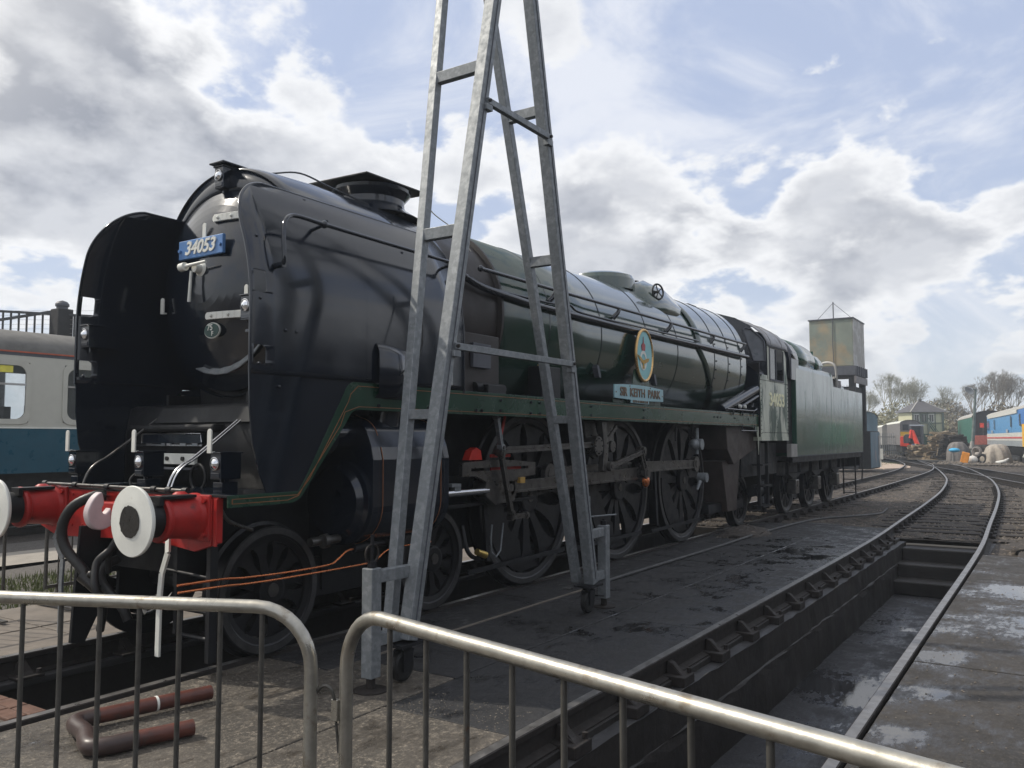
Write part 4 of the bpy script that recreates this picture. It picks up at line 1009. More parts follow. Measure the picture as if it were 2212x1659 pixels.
# =================================================================== WHEELS AND MOTION
def wheel(name, x, R_, sg, parent, holes_=11, crank=None, bogie=False, y0=.68, tw=.135):
    # root: disc; sub-parts: tyre, boss
    yo = sg*(y0+tw); yi = sg*y0; Y = (0, sg, 0)
    b = MB(); n = 96
    rim = R_-.075; hub = .17 if not bogie else .12
    # plate with oval lightening holes: ring at hub, ring at rim, spokes between that swell at both ends
    def P(r, a, yy): return (x+r*cos(a), yy, R_+r*sin(a))
    yp = sg*(y0+tw-.03); yq = sg*(y0+.03)
    b.lathe((x, yq, R_), Y, [(0, rim-.045), (tw-.06+.01, rim-.045), (tw-.06+.02, rim), (0, rim)], n)
    b.lathe((x, yq, R_), Y, [(0, 0), (0, hub), (tw-.06+.045, hub), (tw-.06+.05, hub-.02), (tw-.06+.05, 0)], 40)
    ns = holes_
    for k in range(ns):
        a = 2*pi*k/ns+.2; m = 8; L_, Rr = [], []
        for i in range(m+1):
            t = i/m; r = hub*.9+(rim-.04-hub*.9)*t
            pitch = 2*pi*r/ns/2
            wmin = (.034 if bogie else .052)
            w = max(wmin, pitch*(.98 if t in (0, 1) else .50+.48*abs(2*t-1)**2.2))
            w = min(w, pitch*.99); da = w/r
            L_.append((r, a-da)); Rr.append((r, a+da))
        for yy, yz in ((yp, yq),):
            rows = [[P(r, q, yq) for r, q in L_], [P(r, q, yp-sg*.012) for r, q in L_], [P(r, q, yp-sg*.012) for r, q in Rr], [P(r, q, yq) for r, q in Rr]]
            b.grid(rows, False)
    o = obj(name, b, 'wheel_dark', parent)
    t = MB().lathe((x, yi, R_), Y, [(0, rim), (0, R_+.028), (.03, R_+.028), (.04, R_+.002), (tw, R_-.004), (tw+.001, R_-.012), (tw+.001, rim+.012), (tw-.006, rim), (0, rim)], n)
    obj('tyre', t, 'wheel_dark', o)
    obj('tyre_face', MB().lathe((x, yo+sg*.002, R_), Y, [(0, R_-.014), (0.0005, rim+.014)], n), 'tyre_steel', o)
    obj('axle_end', MB().cyl((x, yo, R_), (x, yo+sg*.03, R_), .05, n=20), 'motion_steel', o)
    return o
for sg in (-1, 1):
    for x in (.60, 2.51): wheel('bogie_wheel', x, .47, sg, loco, 12, bogie=True)
    for x in (4.19, 6.45, 8.71):
        w = wheel('driving_wheel', x, .94, sg, loco, 11)
        yo = sg*.815
        # balance crescent and crank boss
        cr = [(x+.80*cos(a), .94+.80*sin(a)) for a in np.linspace(radians(175), radians(262), 12)]+[(x+.48*cos(a), .94+.48*sin(a)) for a in np.linspace(radians(250), radians(188), 8)]
        obj('balance_weight', MB().prism(cr, 'xz', yo-sg*.05, yo-sg*.012), 'wheel_dark', w)
        obj('crank_boss', MB().cyl((x+.24, yo-sg*.05, 1.13), (x+.24, yo+sg*.03, 1.13), .14, n=28), 'wheel_dark', w)
    for x in (11.45,): wheel('trailing_wheel', x, .47, sg, loco, 12, bogie=True)
b = MB().box(.25, 2.9, -.60, -.56, .30, .62).box(1.3, 1.8, -.62, -.2, .35, .75).box(.25, 2.9, .56, .60, .30, .62); obj('bogie_frame', b, 'frame_dark', loco)
for x in (.60, 2.51, 4.19, 6.45, 8.71, 11.45): obj('axle', MB().cyl((x, -.7, .47 if x < 4 or x > 11 else .94), (x, .7, .47 if x < 4 or x > 11 else .94), .09, n=16), 'frame_dark', loco)
# cylinders
cyl_ = []
b = MB()
ca = Vector((1.26, -.87, 1.10))
prof = [(-1.20, 1.52), (-1.225, 1.42), (-1.225, 1.05)]+[(-.87-.355*cos(a), 1.06-.33*sin(a)) for a in [radians(10+70*k/6) for k in range(7)]]+[(-.50, .74), (-.50, 1.78), (-.92, 1.78)]+[(-.95-.22*sin(a), 1.56+.2*cos(a)) for a in [radians(10+65*k/6) for k in range(7)]]
cy = obj('cylinder_cladding', MB().prism(prof, 'yz', 1.26, 2.20), 'black_satin', loco, bevel=.008)
for x in (1.24, 2.14): obj('end_band', MB().prism([(p[0]-.008, p[1]) for p in prof], 'yz', x, x+.07), 'black_satin', cy, bevel=.004)
for x in (1.355, 2.10):
    b = MB()
    for p, q in zip(prof[:-1], prof[1:]):
        if p[0] < -.6 and q[0] < -.6: b.bar((x, p[0]-.004, p[1]), (x, q[0]-.004, q[1]), .004, .005, up=(1,0,0))
    obj('lining', b, 'lining_orange', cy)
obj('cylinder_cover', MB().lathe((1.25, -.87, 1.08), (-1,0,0), [(0, .34), (.04, .34), (.05, .30), (.09, .26), (.10, .12), (.12, 0)], 36), 'black_satin', loco)
obj('valve_chest', MB().lathe((.96, -.93, 1.62), (1,0,0), [(0, 0), (0, .15), (.04, .17), (.06, .12), (.28, .12), (1.2, .12), (1.22, .16), (1.30, .16), (1.31, .10), (1.36, .09), (1.37, 0)], 32), 'black_satin', loco)
obj('steam_pipe', MB().tube(smoothpath([(1.6, -1.0, 1.7), (1.62, -1.02, 1.95), (1.65, -.9, 2.4)], 6), .13, 16), 'black_satin', loco)
for sx in (1,):
    cy2 = obj('cylinder_cladding', MB().prism([(-p[0], p[1]) for p in prof], 'yz', 1.26, 2.20), 'black_satin', loco, bevel=.008)
b = MB().cyl((.85, -.95, .80), (1.15, -.95, .80), .035, n=10).cyl((.95, -.98, .80), (1.0, -.98, .80), .055, n=10); obj('drain_cock', b, 'motion_steel', loco)
# slide bars, crosshead, rods
b = MB(); Y0, Y1 = -1.06, -1.02
ol = [(2.64, 1.36), (2.80, 1.365), (3.1, 1.375), (3.5, 1.37), (3.80, 1.345), (3.94, 1.34), (3.94, 1.21), (3.72, 1.19), (3.6, 1.16), (3.05, 1.16), (2.85, 1.23), (2.64, 1.23)]
b.prism([(2.64, 1.305), (2.64, 1.36), (2.80, 1.365), (3.1, 1.375), (3.5, 1.37), (3.80, 1.345), (3.94, 1.34), (3.94, 1.305)], 'xz', Y0, Y1)
b.prism([(2.64, 1.275), (3.94, 1.275), (3.94, 1.21), (3.72, 1.19), (3.6, 1.16), (3.05, 1.16), (2.85, 1.23), (2.64, 1.23)], 'xz', Y0, Y1)
b.box(2.64, 2.78, Y0, Y1, 1.275, 1.305).box(3.80, 3.94, Y0, Y1, 1.275, 1.305)
sb = obj('slide_bar', b, 'motion_steel', loco); obj('red_bar', MB().box(3.2, 3.75, -1.0, -.985, 1.25, 1.33).box(3.2, 3.55, -1.0, -.98, 1.40, 1.43), 'bright_red', sb)
obj('red_bracket', MB().prism([(2.85, 1.38), (3.07, 1.38), (3.05, 1.47), (2.98, 1.50), (2.90, 1.47)], 'xz', -.98, -.9), 'bright_red', sb)
obj('red_stay', MB().bar((3.40, -.95, 1.50), (3.52, -.95, 1.82), .015, .03), 'bright_red', sb)
obj('slide_bar', MB().box(2.3, 4.1, -.95, -.87, 1.19, 1.235).box(2.3, 4.1, -.95, -.87, .93, .965), 'frame_dark', loco)
obj('piston_rod', MB().cyl((2.15, -1.02, 1.08), (3.1, -1.02, 1.08), .035, n=20), 'bright_steel', loco)
xh = obj('crosshead', MB().prism([(3.05, 1.02), (3.05, 1.16), (3.15, 1.22), (3.55, 1.22), (3.62, 1.12), (3.55, .95), (3.2, .93)], 'xz', -1.05, -.88), 'motion_steel', loco, bevel=.01)
obj('oil_cup', MB().cyl((3.23, -1.0, 1.10), (3.23, -1.0, 1.17), .045, n=14), 'bright_steel', xh)
obj('indicator_box', MB().box(2.48, 2.62, -1.06, -.98, 1.14, 1.17).box(2.54, 2.63, -1.05, -1.0, 1.09, 1.14), 'galvanised', loco); obj('oil_box', MB().box(3.60, 3.69, -1.09, -1.03, 1.13, 1.19), 'ochre', loco)
def rod(name, p, q, y, h1, h2, e1, e2, m='motion_steel'):
    (x0, z0), (x1, z1) = p, q; d = Vector((x1-x0, 0, z1-z0)).normalized(); n_ = Vector((-d.z, 0, d.x)); b = MB()
    P0, P1 = Vector((x0, y, z0)), Vector((x1, y, z1))
    def bx(a, c, ha, hc, ya, yb):
        vs = []
        for yy in (ya, yb): vs += [a-n_*ha/2+Vector((0, yy, 0)), c-n_*hc/2+Vector((0, yy, 0)), c+n_*hc/2+Vector((0, yy, 0)), a+n_*ha/2+Vector((0, yy, 0))]
        b.add(vs, [(0,1,2,3), (7,6,5,4), (0,4,5,1), (1,5,6,2), (2,6,7,3), (3,7,4,0)])
    a, c = P0+d*e1*.8, P1-d*e2*.8
    bx(a, c, h1, h2, -.008, .012)
    bx(a+n_*(h1/2-.012), c+n_*(h2/2-.012), .024, .024, -.022, .022); bx(a-n_*(h1/2-.012), c-n_*(h2/2-.012), .024, .024, -.022, .022)
    for X, e in ((P0, e1), (P1, e2)): b.cyl(X+Vector((0, -.03, 0)), X+Vector((0, .03, 0)), e, n=24)
    o = obj(name, b, m, loco)
    for X, e in ((P0, e1), (P1, e2)): obj('pin', MB().cyl(X+Vector((0, -.04, 0)), X+Vector((0, -.028, 0)), e*.5, n=16), 'motion_steel', o)
    return o
rod('connecting_rod', (3.48, 1.09), (6.69, 1.13), -1.02, .12, .16, .085, .13)
rod('coupling_rod', (4.43, 1.19), (6.69, 1.20), -.93, .15, .15, .12, .14); rod('coupling_rod', (6.69, 1.20), (8.95, 1.19), -.93, .15, .13, .14, .12)
rod('radius_rod', (3.22, 1.47), (5.35, 1.52), -1.08, .065, .065, .055, .06)
rod('combination_lever', (3.20, 1.44), (3.38, .84), -1.12, .055, .05, .04, .035)
rod('union_link', (3.40, .80), (3.68, .80), -1.10, .05, .05, .035, .035)
rod('valve_link', (3.12, 1.80), (3.20, 1.50), -1.12, .04, .04, .03, .035, 'galvanised')
rod('return_crank', (6.69, 1.13), (6.52, 1.42), -1.10, .11, .09, .09, .07)
rod('eccentric_rod', (6.52, 1.42), (5.55, 1.25), -1.14, .06, .07, .06, .06)
obj('expansion_link', MB().prism([(5.40, 1.20), (5.52, 1.18), (5.56, 1.5), (5.50, 1.80), (5.38, 1.80), (5.44, 1.5)], 'xz', -1.12, -1.05), 'motion_steel', loco, bevel=.005)
mb_ = obj('motion_bracket', MB().prism([(5.15, 1.80), (5.42, 1.80), (5.50, 1.62), (5.62, 1.62), (5.72, 1.80), (5.95, 1.80), (5.95, 1.55), (5.86, 1.43), (5.72, 1.42), (5.42, 1.34), (5.25, 1.40)], 'xz', -1.0, -.96), 'motion_steel', loco, bevel=.006)
obj('trunnion_cover', MB().cyl((5.28, -1.13, 1.50), (5.28, -1.0, 1.50), .115, n=32), 'motion_steel', mb_)
for k in range(8): obj('cover_bolt', MB().cyl((5.28+.09*cos(k*pi/4), -1.14, 1.5+.09*sin(k*pi/4)), (5.28+.09*cos(k*pi/4), -1.125, 1.5+.09*sin(k*pi/4)), .010, n=6), 'frame_dark', mb_)
obj('bracket_stay', MB().bar((5.35, -1.06, 1.38), (5.90, -1.06, 1.74), .02, .05).cyl((5.82, -1.05, 1.49), (5.82, -.98, 1.49), .075, n=20), 'motion_steel', mb_)
obj('crank_pin_cap', MB().lathe((6.70, -1.08, 1.02), (0,-1,0), [(0, .085), (.03, .08), (.05, .05), (.06, 0)], 20), 'copper', loco)
obj('speed_drive', MB().cyl((8.95, -1.12, .98), (8.95, -.98, .98), .075, n=24).cyl((8.80, -1.06, .93), (8.70, -1.05, .80), .035, .02, n=10), 'galvanised', loco)
obj('injector_valve', MB().cyl((8.66, -1.16, 1.50), (8.66, -1.02, 1.50), .085, n=24).sphere((8.58, -1.06, 1.50), .085, 14, 10).cyl((8.64, -1.08, 1.35), (8.64, -1.08, 1.75), .03, n=12), 'galvanised', loco)
obj('valve_support', MB().box(8.55, 8.78, -1.05, -.98, 1.62, 1.80).box(7.95, 8.5, -1.02, -1.0, 1.74, 1.77).box(7.95, 7.97, -1.02, -1.0, 1.55, 1.76), 'frame_dark', loco)
for x, h_ in ((4.75, 1.28), (7.35, 1.30), (5.95, 1.25)):
    obj('spring_hanger', MB().prism([(x-.12, 1.0), (x+.12, 1.0), (x+.09, 1.12), (x+.03, h_), (x-.05, h_), (x-.10, 1.12)], 'xz', -.86, -.80), 'frame_dark', loco, bevel=.01)
for x in (3.3, 5.32, 7.58):
    b = MB().bar((x, -.83, 1.2), (x+.08, -.83, .35), .03, .06).prism([(x+.10, .35), (x+.18, .32), (x+.14, .8), (x+.06, .85)], 'xz', -.81, -.7); obj('brake_hanger', b, 'frame_dark', loco)
b = MB()
for x in (3.0, 5.15, 7.4): b.bar((x, -.86, .28), (x+1.9, -.86, .30), .02, .045)
obj('brake_rod', b, 'frame_dark', loco)
b = MB().tube(smoothpath([(2.85, -.9, .75), (2.85, -.95, .55), (2.9, -.98, .46), (3.02, -.98, .42)], 4), .022, 8); obj('sand_pipe', b, 'frame_dark', loco)
obj('brass_valve', MB().cyl((2.93, -1.02, .50), (3.07, -1.02, .455), .032, .036, n=14), 'brass', loco)
b = MB().tube([(3.26, -.97, .73), (3.24, -.97, .60), (3.25, -.97, .46), (3.33, -.97, .40), (3.41, -.97, .46), (3.46, -.97, .73)], .010, 6); obj('sight_bracket', b, 'galvanised', loco)
# copper sanding pipes
A = [(-.30, -.97, .645), (.02, -1.0, .645), (.22, -1.0, .628), (.62, -1.0, .615), (1.00, -1.0, .618), (1.10, -1.0, .65), (1.19, -1.0, .70), (1.28, -1.0, .71)]
B = [(-.30, -.98, .60), (.02, -1.02, .600), (.22, -1.02, .588), (.62, -1.02, .580), (1.42, -1.02, .580), (1.52, -1.02, .60), (1.62, -1.02, .65), (1.75, -1.02, .672), (2.22, -1.02, .672)]
for q in (A, B): obj('copper_pipe', MB().tube(smoothpath(q, 5), .0085, 8), 'copper', loco)
obj('pipe_union', MB().cyl((1.27, -1.0, .71), (1.42, -1.0, .72), .030, n=12).cyl((1.42, -1.0, .72), (1.62, -1.0, .725), .022, n=12), 'frame_dark', loco)
b = MB().tube(smoothpath([(.02, -.96, 1.12), (.10, -.96, 1.02), (.28, -.98, .95)], 3), .014, 8); obj('lubricator_pipe', b, 'motion_steel', loco)
obj('lubricator', MB().box(3.0, 3.32, -1.1, -.85, 2.02, 2.12).cyl((2.9, -1.0, 2.09), (3.4, -1.0, 2.09), .05, n=14), 'frame_dark', loco, bevel=.01)
obj('lubricator', MB().box(4.05, 4.45, -1.08, -.9, 2.02, 2.38), 'frame_dark', loco, bevel=.01)
for x in (4.12, 4.2): obj('filler_cap', MB().cyl((x, -1.0, 2.38), (x, -1.0, 2.40), .02, n=10), 'brass', loco)
obj('sandbox_lid', MB().box(2.85, 3.15, -1.03, -.99, 2.28, 2.52), 'tank_frame', loco, bevel=.004)
obj('sandbox', MB().box(2.75, 3.35, -.99, -.7, 2.02, 2.62), 'smoke_brown', loco, bevel=.01)

# =================================================================== THE CAB
YC = -1.245
b = MB()
def side(sg):
    y0, y1 = sg*1.245, sg*1.233; o = MB()
    # sheet below the window, window posts, cantrail
    o.prism([(11.42, 1.62), (13.23, 1.62), (13.23, 2.70), (12.02, 2.70), (11.86, 2.76), (11.55, 2.76), (11.46, 2.72), (11.42, 2.62)], 'xz', y0, y1)
    o.prism([(11.86, 2.76), (12.02, 2.70), (11.99, 3.30), (11.87, 3.33)], 'xz', y0, y1)
    o.prism([(12.93, 2.70), (13.23, 2.70), (13.12, 3.2), (13.0, 3.33), (12.93, 3.30)], 'xz', y0, y1)
    return o
for sg in (-1, 1):
    cs = obj('cab_side', side(sg), 'weathered_cab', loco, bevel=.003)
    if sg < 0:
        obj('window_frame', MB().box(11.99, 12.93, -1.262, -1.247, 2.68, 2.71).box(11.99, 12.015, -1.262, -1.247, 2.71, 3.29).box(12.905, 12.93, -1.262, -1.247, 2.71, 3.29).box(12.44, 12.47, -1.25, -1.235, 2.71, 3.29), 'tank_frame', cs)
        obj('window_pane', MB().box(12.02, 12.44, -1.236, -1.230, 2.71, 3.29), 'window_glass', cs)
        n_ = text('cab_number', '34053', .34, (12.47, -1.249, 2.31), 'side', 'cream_number', cs, .005, bold=.008, sx=1.2)
        b = MB()
        for z in np.arange(1.68, 2.7, .075):
            for x in (11.44, 13.20): b.sphere((x, YC, z), .011, 6, 4)
        for x in np.arange(11.5, 13.2, .08):
            for z in (1.70, 2.66): b.sphere((x, YC, z), .010, 6, 4)
        for z in np.arange(1.8, 2.6, .1): b.sphere((12.45, YC, z), .008, 6, 4)
        obj('rivets', b, 'black_satin', cs, kind='stuff')
obj('cab_footing', MB().box(11.42, 13.23, -1.25, 1.25, 1.55, 1.62), 'weathered_cab', loco)
# lower front sheet facing forward and the swept tail of the valance
obj('cab_front_sheet', MB().prism([(-1.232, 2.0), (-.85, 2.0), (-.85, 3.0), (-.95, 2.98), (-1.232, 2.76)], 'yz', 11.42, 11.44), 'black_satin', loco)
# wedge front with a window each side
def wedge(sg):
    # along u: from side (11.87, 1.245) towards the centre (11.02, .395)
    def P(u, z, o=0.0): return (11.87-u+o*.7, sg*(1.245-u-o*.7), z)
    g = MB(); W_ = [(.0, 2.70), (.85, 2.70), (.85, 3.93), (.45, 3.82), (.25, 3.68), (.08, 3.46), (.0, 3.32)]
    win = [(.03, 3.03), (.20, 3.03), (.345, 3.60), (.315, 3.635), (.23, 3.62), (.09, 3.47), (.045, 3.39)]
    # frame as strips around the window
    n = len(win); outer = [(.0, 2.70), (.85, 2.70), (.85, 3.93), (.45, 3.82), (.25, 3.68), (.08, 3.46), (.0, 3.32)]
    vs = [P(*p) for p in win]+[P(*p) for p in outer]; g.add(vs, [(i, (i+1) % n, n+(i+1) % n, n+i) for i in range(n)])
    fr = obj('cab_front', g, 'black_satin', loco, solid=.015)
    e = MB().tube([P(u, z, -.01) for u, z in win], .014, 6, closed=True); obj('window_frame', e, 'tank_frame', fr)
    obj('window_pane', MB().add([P(u, z, .004) for u, z in win], [tuple(range(n))]), 'painted_sky_glass', fr)
wedge(-1); wedge(1)
# ledge between boiler and cab side
rows = [[(11.42, -1.24, 2.745), (11.50, -1.18, 2.81), (11.56, -1.08, 2.90), (11.60, -.96, 2.985)], [(11.87, -1.24, 2.76), (11.85, -1.18, 2.83), (11.75, -1.08, 2.92), (11.66, -.96, 3.0)]]
obj('cab_shoulder', MB().grid(rows, True), 'black_satin', loco, solid=.01)
# roof
def roofprof(r=1.0): return [(y*r, z) for y, z in ((-1.25, 3.32), (-1.235, 3.42), (-1.18, 3.53), (-1.05, 3.66), (-.85, 3.78), (-.6, 3.87), (-.3, 3.93), (0, 3.95), (.3, 3.93), (.6, 3.87), (.85, 3.78), (1.05, 3.66), (1.18, 3.53), (1.235, 3.42), (1.25, 3.32))]
rows = []
for i in range(9):
    t = i/8; rows.append([(max(11.87-(1.245-abs(y)), 11.05)*(1-t)+13.25*t, y, z) for y, z in roofprof()])
rf = obj('cab_roof', MB().grid(rows, True), 'cab_roof', loco, solid=.015)
b = MB()
for i in range(2):
    x0 = 11.9+.0
    for k, (y, z) in enumerate(roofprof()[:-1]):
        y2, z2 = roofprof()[k+1]; b.bar((12.1+i*.75, y, z+.012), (12.1+i*.75, y2, z2+.012), .03, .012, up=(1,0,0))
obj('roof_rib', b, 'cab_roof', rf)
obj('roof_ventilator', MB().box(12.1, 13.0, -.35, .35, 3.94, 3.99), 'smoke_brown', rf, bevel=.01)
obj('cab_gutter', MB().bar((11.88, -1.262, 3.33), (13.12, -1.262, 3.34), .02, .02), 'tank_frame', rf)
obj('cab_bulkhead', MB().box(11.45, 11.47, -1.22, 1.22, 1.62, 2.97), 'frame_dark', loco)
obj('cab_interior', MB().box(11.5, 11.56, -1.2, 1.2, 1.62, 2.6).box(11.5, 13.2, -1.2, 1.2, 1.56, 1.62).cyl((12.3, -1.0, 2.2), (12.3, -1.0, 3.2), .03).cyl((12.55, -.9, 2.2), (12.6, -.8, 3.2), .03), 'frame_dark', loco)
# pipes slanting up to the cab and the little rail on the running plate
b = MB().cyl((9.75, -1.08, 2.06), (11.36, -1.16, 2.48), .085, n=20); obj('slanting_pipe', b, 'black_satin', loco)
obj('slanting_pipe', MB().cyl((10.4, -1.16, 2.10), (11.4, -1.2, 2.36), .03, n=12), 'black_satin', loco)
b = MB().tube([(9.65, -1.22, 2.075), (11.1, -1.22, 2.075), (11.25, -1.22, 2.12)], .014, 8)
for x in (9.95, 10.45, 11.05): b.cyl((x, -1.22, 1.98), (x, -1.22, 2.08), .014, n=8)
b.tube([(10.35, -1.22, 1.725), (11.25, -1.22, 1.725)], .012, 8)
for x in (10.42, 11.1): b.cyl((x, -1.22, 1.70), (x, -1.22, 1.83), .012, n=8)
obj('edge_rail', b, 'black_satin', loco)
for x in (10.35, 10.62): obj('drain_cap', MB().cyl((x, -1.19, 2.14), (x, -1.23, 2.14), .03, n=10), 'white_paint', loco)
obj('valve_wheel', MB().tube([(11.05+.07*cos(a), -1.2, 2.22+.07*sin(a)) for a in [2*pi*k/16 for k in range(16)]], .01, 6, closed=True), 'black_satin', loco)
obj('valance_tail', MB().prism([(11.0, 1.80), (11.42, 1.80), (11.42, 1.55), (11.40, 1.3), (11.38, 1.55), (11.30, 1.70), (11.15, 1.77)], 'xz', -1.2, -1.19), 'weathered_cab', loco)
b = MB().box(11.45, 11.5, -1.2, -1.14, .3, 1.55).box(11.95, 12.0, -1.2, -1.14, .3, 1.55)
for z in (.35, .72, 1.1): b.box(11.45, 12.0, -1.25, -1.05, z, z+.025)
obj('cab_steps', b, 'frame_dark', loco)
b = MB().cyl((11.6, -.98, .62), (12.1, -.98, .62), .10, n=18).cyl((12.1, -.98, .62), (12.2, -.98, .62), .13, n=18).cyl((12.3, -1.0, .2), (12.3, -1.0, .8), .05, n=12); obj('injector', b, 'frame_dark', loco)
obj('injector_body', MB().box(12.25, 12.4, -1.03, -.93, .35, .8), 'galvanised', loco, bevel=.02)

# =================================================================== THE TENDER
ten = thing('locomotive_tender', 'green high sided tender coupled behind the locomotive cab with faded patches on its side', 'tender', (17, 0, 0))
rows = []
def tsec(x, ytop, ztop, zr):  # outer section, near side to far side
    p = [(-1.245, 1.22), (-1.245, 2.4), (-1.245, 3.02), (-1.225, 3.10), (-1.18, 3.16)]
    return p
def tank(x0, x1, prof_, name, m='tender_green', **k):
    P_ = prof_+[(-y, z) for y, z in prof_[::-1]]
    return obj(name, MB().prism(P_, 'yz', x0, x1), m, ten, **k)
tank(13.86, 17.05, [(-1.245, 1.22), (-1.245, 3.04), (-1.225, 3.12), (-1.17, 3.17)], 'tank_side', bevel=.02)
P_ = [(17.05, 1.22), (20.72, 1.22), (20.78, 2.83), (17.30, 2.83), (17.25, 2.98), (17.18, 3.08), (17.05, 3.14)]
obj('tank_side', MB().prism(P_, 'xz', -1.245, -1.23), 'tender_green', ten, bevel=.003); obj('tank_side', MB().prism(P_, 'xz', 1.23, 1.245), 'tender_green', ten, bevel=.003)
def patch(name, x0, x1, z0, z1, m, rag=.02, y=-1.2475):
    n = 40; rows = [[(x0+(x1-x0)*k/n, y, z0+R(-rag, rag)) for k in range(n+1)], [(x0+(x1-x0)*k/n, y, z1+R(-rag, rag)) for k in range(n+1)]]
    return obj(name, MB().grid(rows, False), m, ten)
obj('tank_body', MB().box(17.0, 20.70, -1.22, 1.22, 1.25, 2.68), 'tender_green', ten)
b = MB()
for x in (14.6, 15.25, 15.9, 16.55, 17.3, 18.1, 18.9, 19.7): b.box(x-.005, x+.005, -1.2465, -1.245, 2.15, 2.62+.1*sin(x*3))
obj('side_seams', b, 'valance_green', ten, kind='stuff')
rv = [(-1.17, 3.16), (-1.20, 3.30), (-1.17, 3.42), (-1.08, 3.56), (-.92, 3.68), (-.72, 3.76)]
for x0, x1, s in ((14.12, 15.72, 1.0), (15.76, 16.42, .78)):
    q = [(y, 3.16+(z-3.16)*s) for y, z in rv]
    for sg in (-1, 1):
        rows = [[(x, -sg*y*(-1) if sg < 0 else -y, z) for y, z in q] for x in (x0, (x0+x1)/2, x1)]
        rows = [[(x, sg*abs(y), z) for y, z in q] for x in (x0, (x0+x1)/2, x1)]
        obj('side_raves', MB().grid(rows, True), 'tender_green', ten, solid=.015)
b = MB(); rows = [[(x, y, z) for y, z in [(-.72, 3.76), (-.4, 3.84), (0, 3.87), (.4, 3.84), (.72, 3.76)]] for x in (13.6, 16.2)]
obj('tender_roof', MB().grid(rows, True), 'smoke_brown', ten, solid=.02)
obj('bunker_floor', MB().box(14.1, 17.0, -1.1, 1.1, 3.15, 3.2), 'black_matt', ten)
obj('bunker_end', MB().box(16.40, 16.43, -1.0, 1.0, 3.15, 3.62), 'tender_green', ten)
obj('tank_top_box', MB().box(17.35, 19.1, -1.05, 1.05, 2.68, 3.08), 'grey_corrugated', ten, bevel=.01)
obj('filler_dome', MB().box(19.3, 20.2, -.9, .9, 2.68, 2.98), 'tender_green', ten, bevel=.03)
# front screen with its window, facing the cab
fr_o = [(-1.24, 2.79), (-1.24, 3.22), (-1.20, 3.38), (-1.10, 3.54), (-.95, 3.66), (-.72, 3.77), (-.2, 3.84), (-.2, 2.79)]
fr_w = [(-1.16, 2.98), (-1.17, 3.20), (-1.13, 3.35), (-1.03, 3.48), (-.93, 3.55), (-.78, 3.56), (-.74, 3.40), (-.74, 2.98)]
for sg in (-1, 1):
    n = 8; g = MB().add([(13.50, sg*abs(y), z) for y, z in fr_w]+[(13.50, sg*abs(y), z) for y, z in fr_o], [(i, (i+1) % n, n+(i+1) % n, n+i) for i in range(n)])
    sc_ = obj('front_screen', g, 'black_satin', ten, solid=.02)
    obj('screen_pane', MB().add([(13.505, sg*abs(y), z) for y, z in fr_w], [tuple(range(n))]), 'painted_sky_glass', sc_)
    obj('screen_edge', MB().tube([(13.50, sg*abs(y), z) for y, z in fr_o[:6]], .022, 8), 'tank_frame', sc_)
rows = [[(x, y, z) for y, z in fr_o[1:6]] for x in (13.50, 14.12)]; obj('screen_return', MB().grid(rows, True), 'black_satin', ten, solid=.012)
obj('screen_side', MB().box(13.50, 14.12, -1.243, -1.225, 2.79, 3.22), 'black_satin', ten)
obj('front_plate', MB().box(13.45, 13.86, -1.15, 1.15, 1.3, 2.9), 'frame_dark', ten)
obj('white_panel', MB().box(13.40, 13.86, -1.25, -1.16, 1.22, 1.48), 'tank_pale', ten)
obj('fall_plate', MB().box(13.2, 13.5, -1.0, 1.0, 1.55, 1.58), 'frame_dark', ten)
obj('solebar', MB().box(13.6, 20.75, -1.22, -1.14, 1.10, 1.22).box(13.6, 20.75, 1.14, 1.22, 1.10, 1.22), 'frame_dark', ten)
obj('tank_edge', MB().box(13.86, 20.74, -1.252, -1.24, 1.215, 1.235), 'tank_frame', ten)
for sg in (-1, 1):
    for x in (14.6, 16.55, 18.5):
        w = wheel('tender_wheel', x, .545, sg, ten, 11, bogie=True)
        obj('axle_box', MB().box(x-.14, x+.14, sg*.86, sg*1.05, .42, .72), 'motion_steel', ten, bevel=.02)
        sp = MB()
        for k in range(6): sp.box(x-.5+k*.06, x+.5-k*.06, sg*.93, sg*1.0, .84-k*.018, .855-k*.018)
        obj('leaf_spring', sp, 'frame_dark', ten); obj('spring_link', MB().box(x-.5, x-.46, sg*.93, sg*1.0, .84, 1.1).box(x+.46, x+.5, sg*.93, sg*1.0, .84, 1.1), 'frame_dark', ten)
fp = [(13.7, 1.1), (20.6, 1.1), (20.6, .85), (19.2, .80), (18.95, .42), (18.75, .42), (18.75, .75), (18.25, .75), (18.25, .42), (18.05, .42), (17.8, .80), (17.1, .80), (16.85, .42), (16.8, .75), (16.3, .75), (16.25, .42), (16.0, .80), (15.2, .80), (14.9, .42), (14.85, .75), (14.35, .75), (14.3, .42), (14.1, .80), (13.7, .85)]
obj('tender_frame', MB().prism(fp, 'xz', -.86, -.83), 'frame_dark', ten); obj('tender_frame', MB().prism(fp, 'xz', .83, .86), 'frame_dark', ten)
obj('well_tank', MB().box(13.9, 20.5, -.6, .6, .55, 1.25), 'frame_dark', ten)
b = MB()
for y in (-1.2, -.9): b.box(19.9, 19.94, y, y+.03, .12, 1.15)
for z in (.15, .5, .85): b.box(19.85, 20.02, -1.2, -.87, z, z+.02)
obj('rear_steps', b, 'frame_dark', ten)
b = MB().tube(smoothpath([(20.82, -1.15, 2.1), (20.9, -1.2, 1.8), (20.86, -1.22, 1.5), (20.7, -1.22, 1.25), (20.62, -1.24, .9), (20.68, -1.2, .45)], 6), .018, 8); obj('rear_hose', b, 'hose_grey', ten)
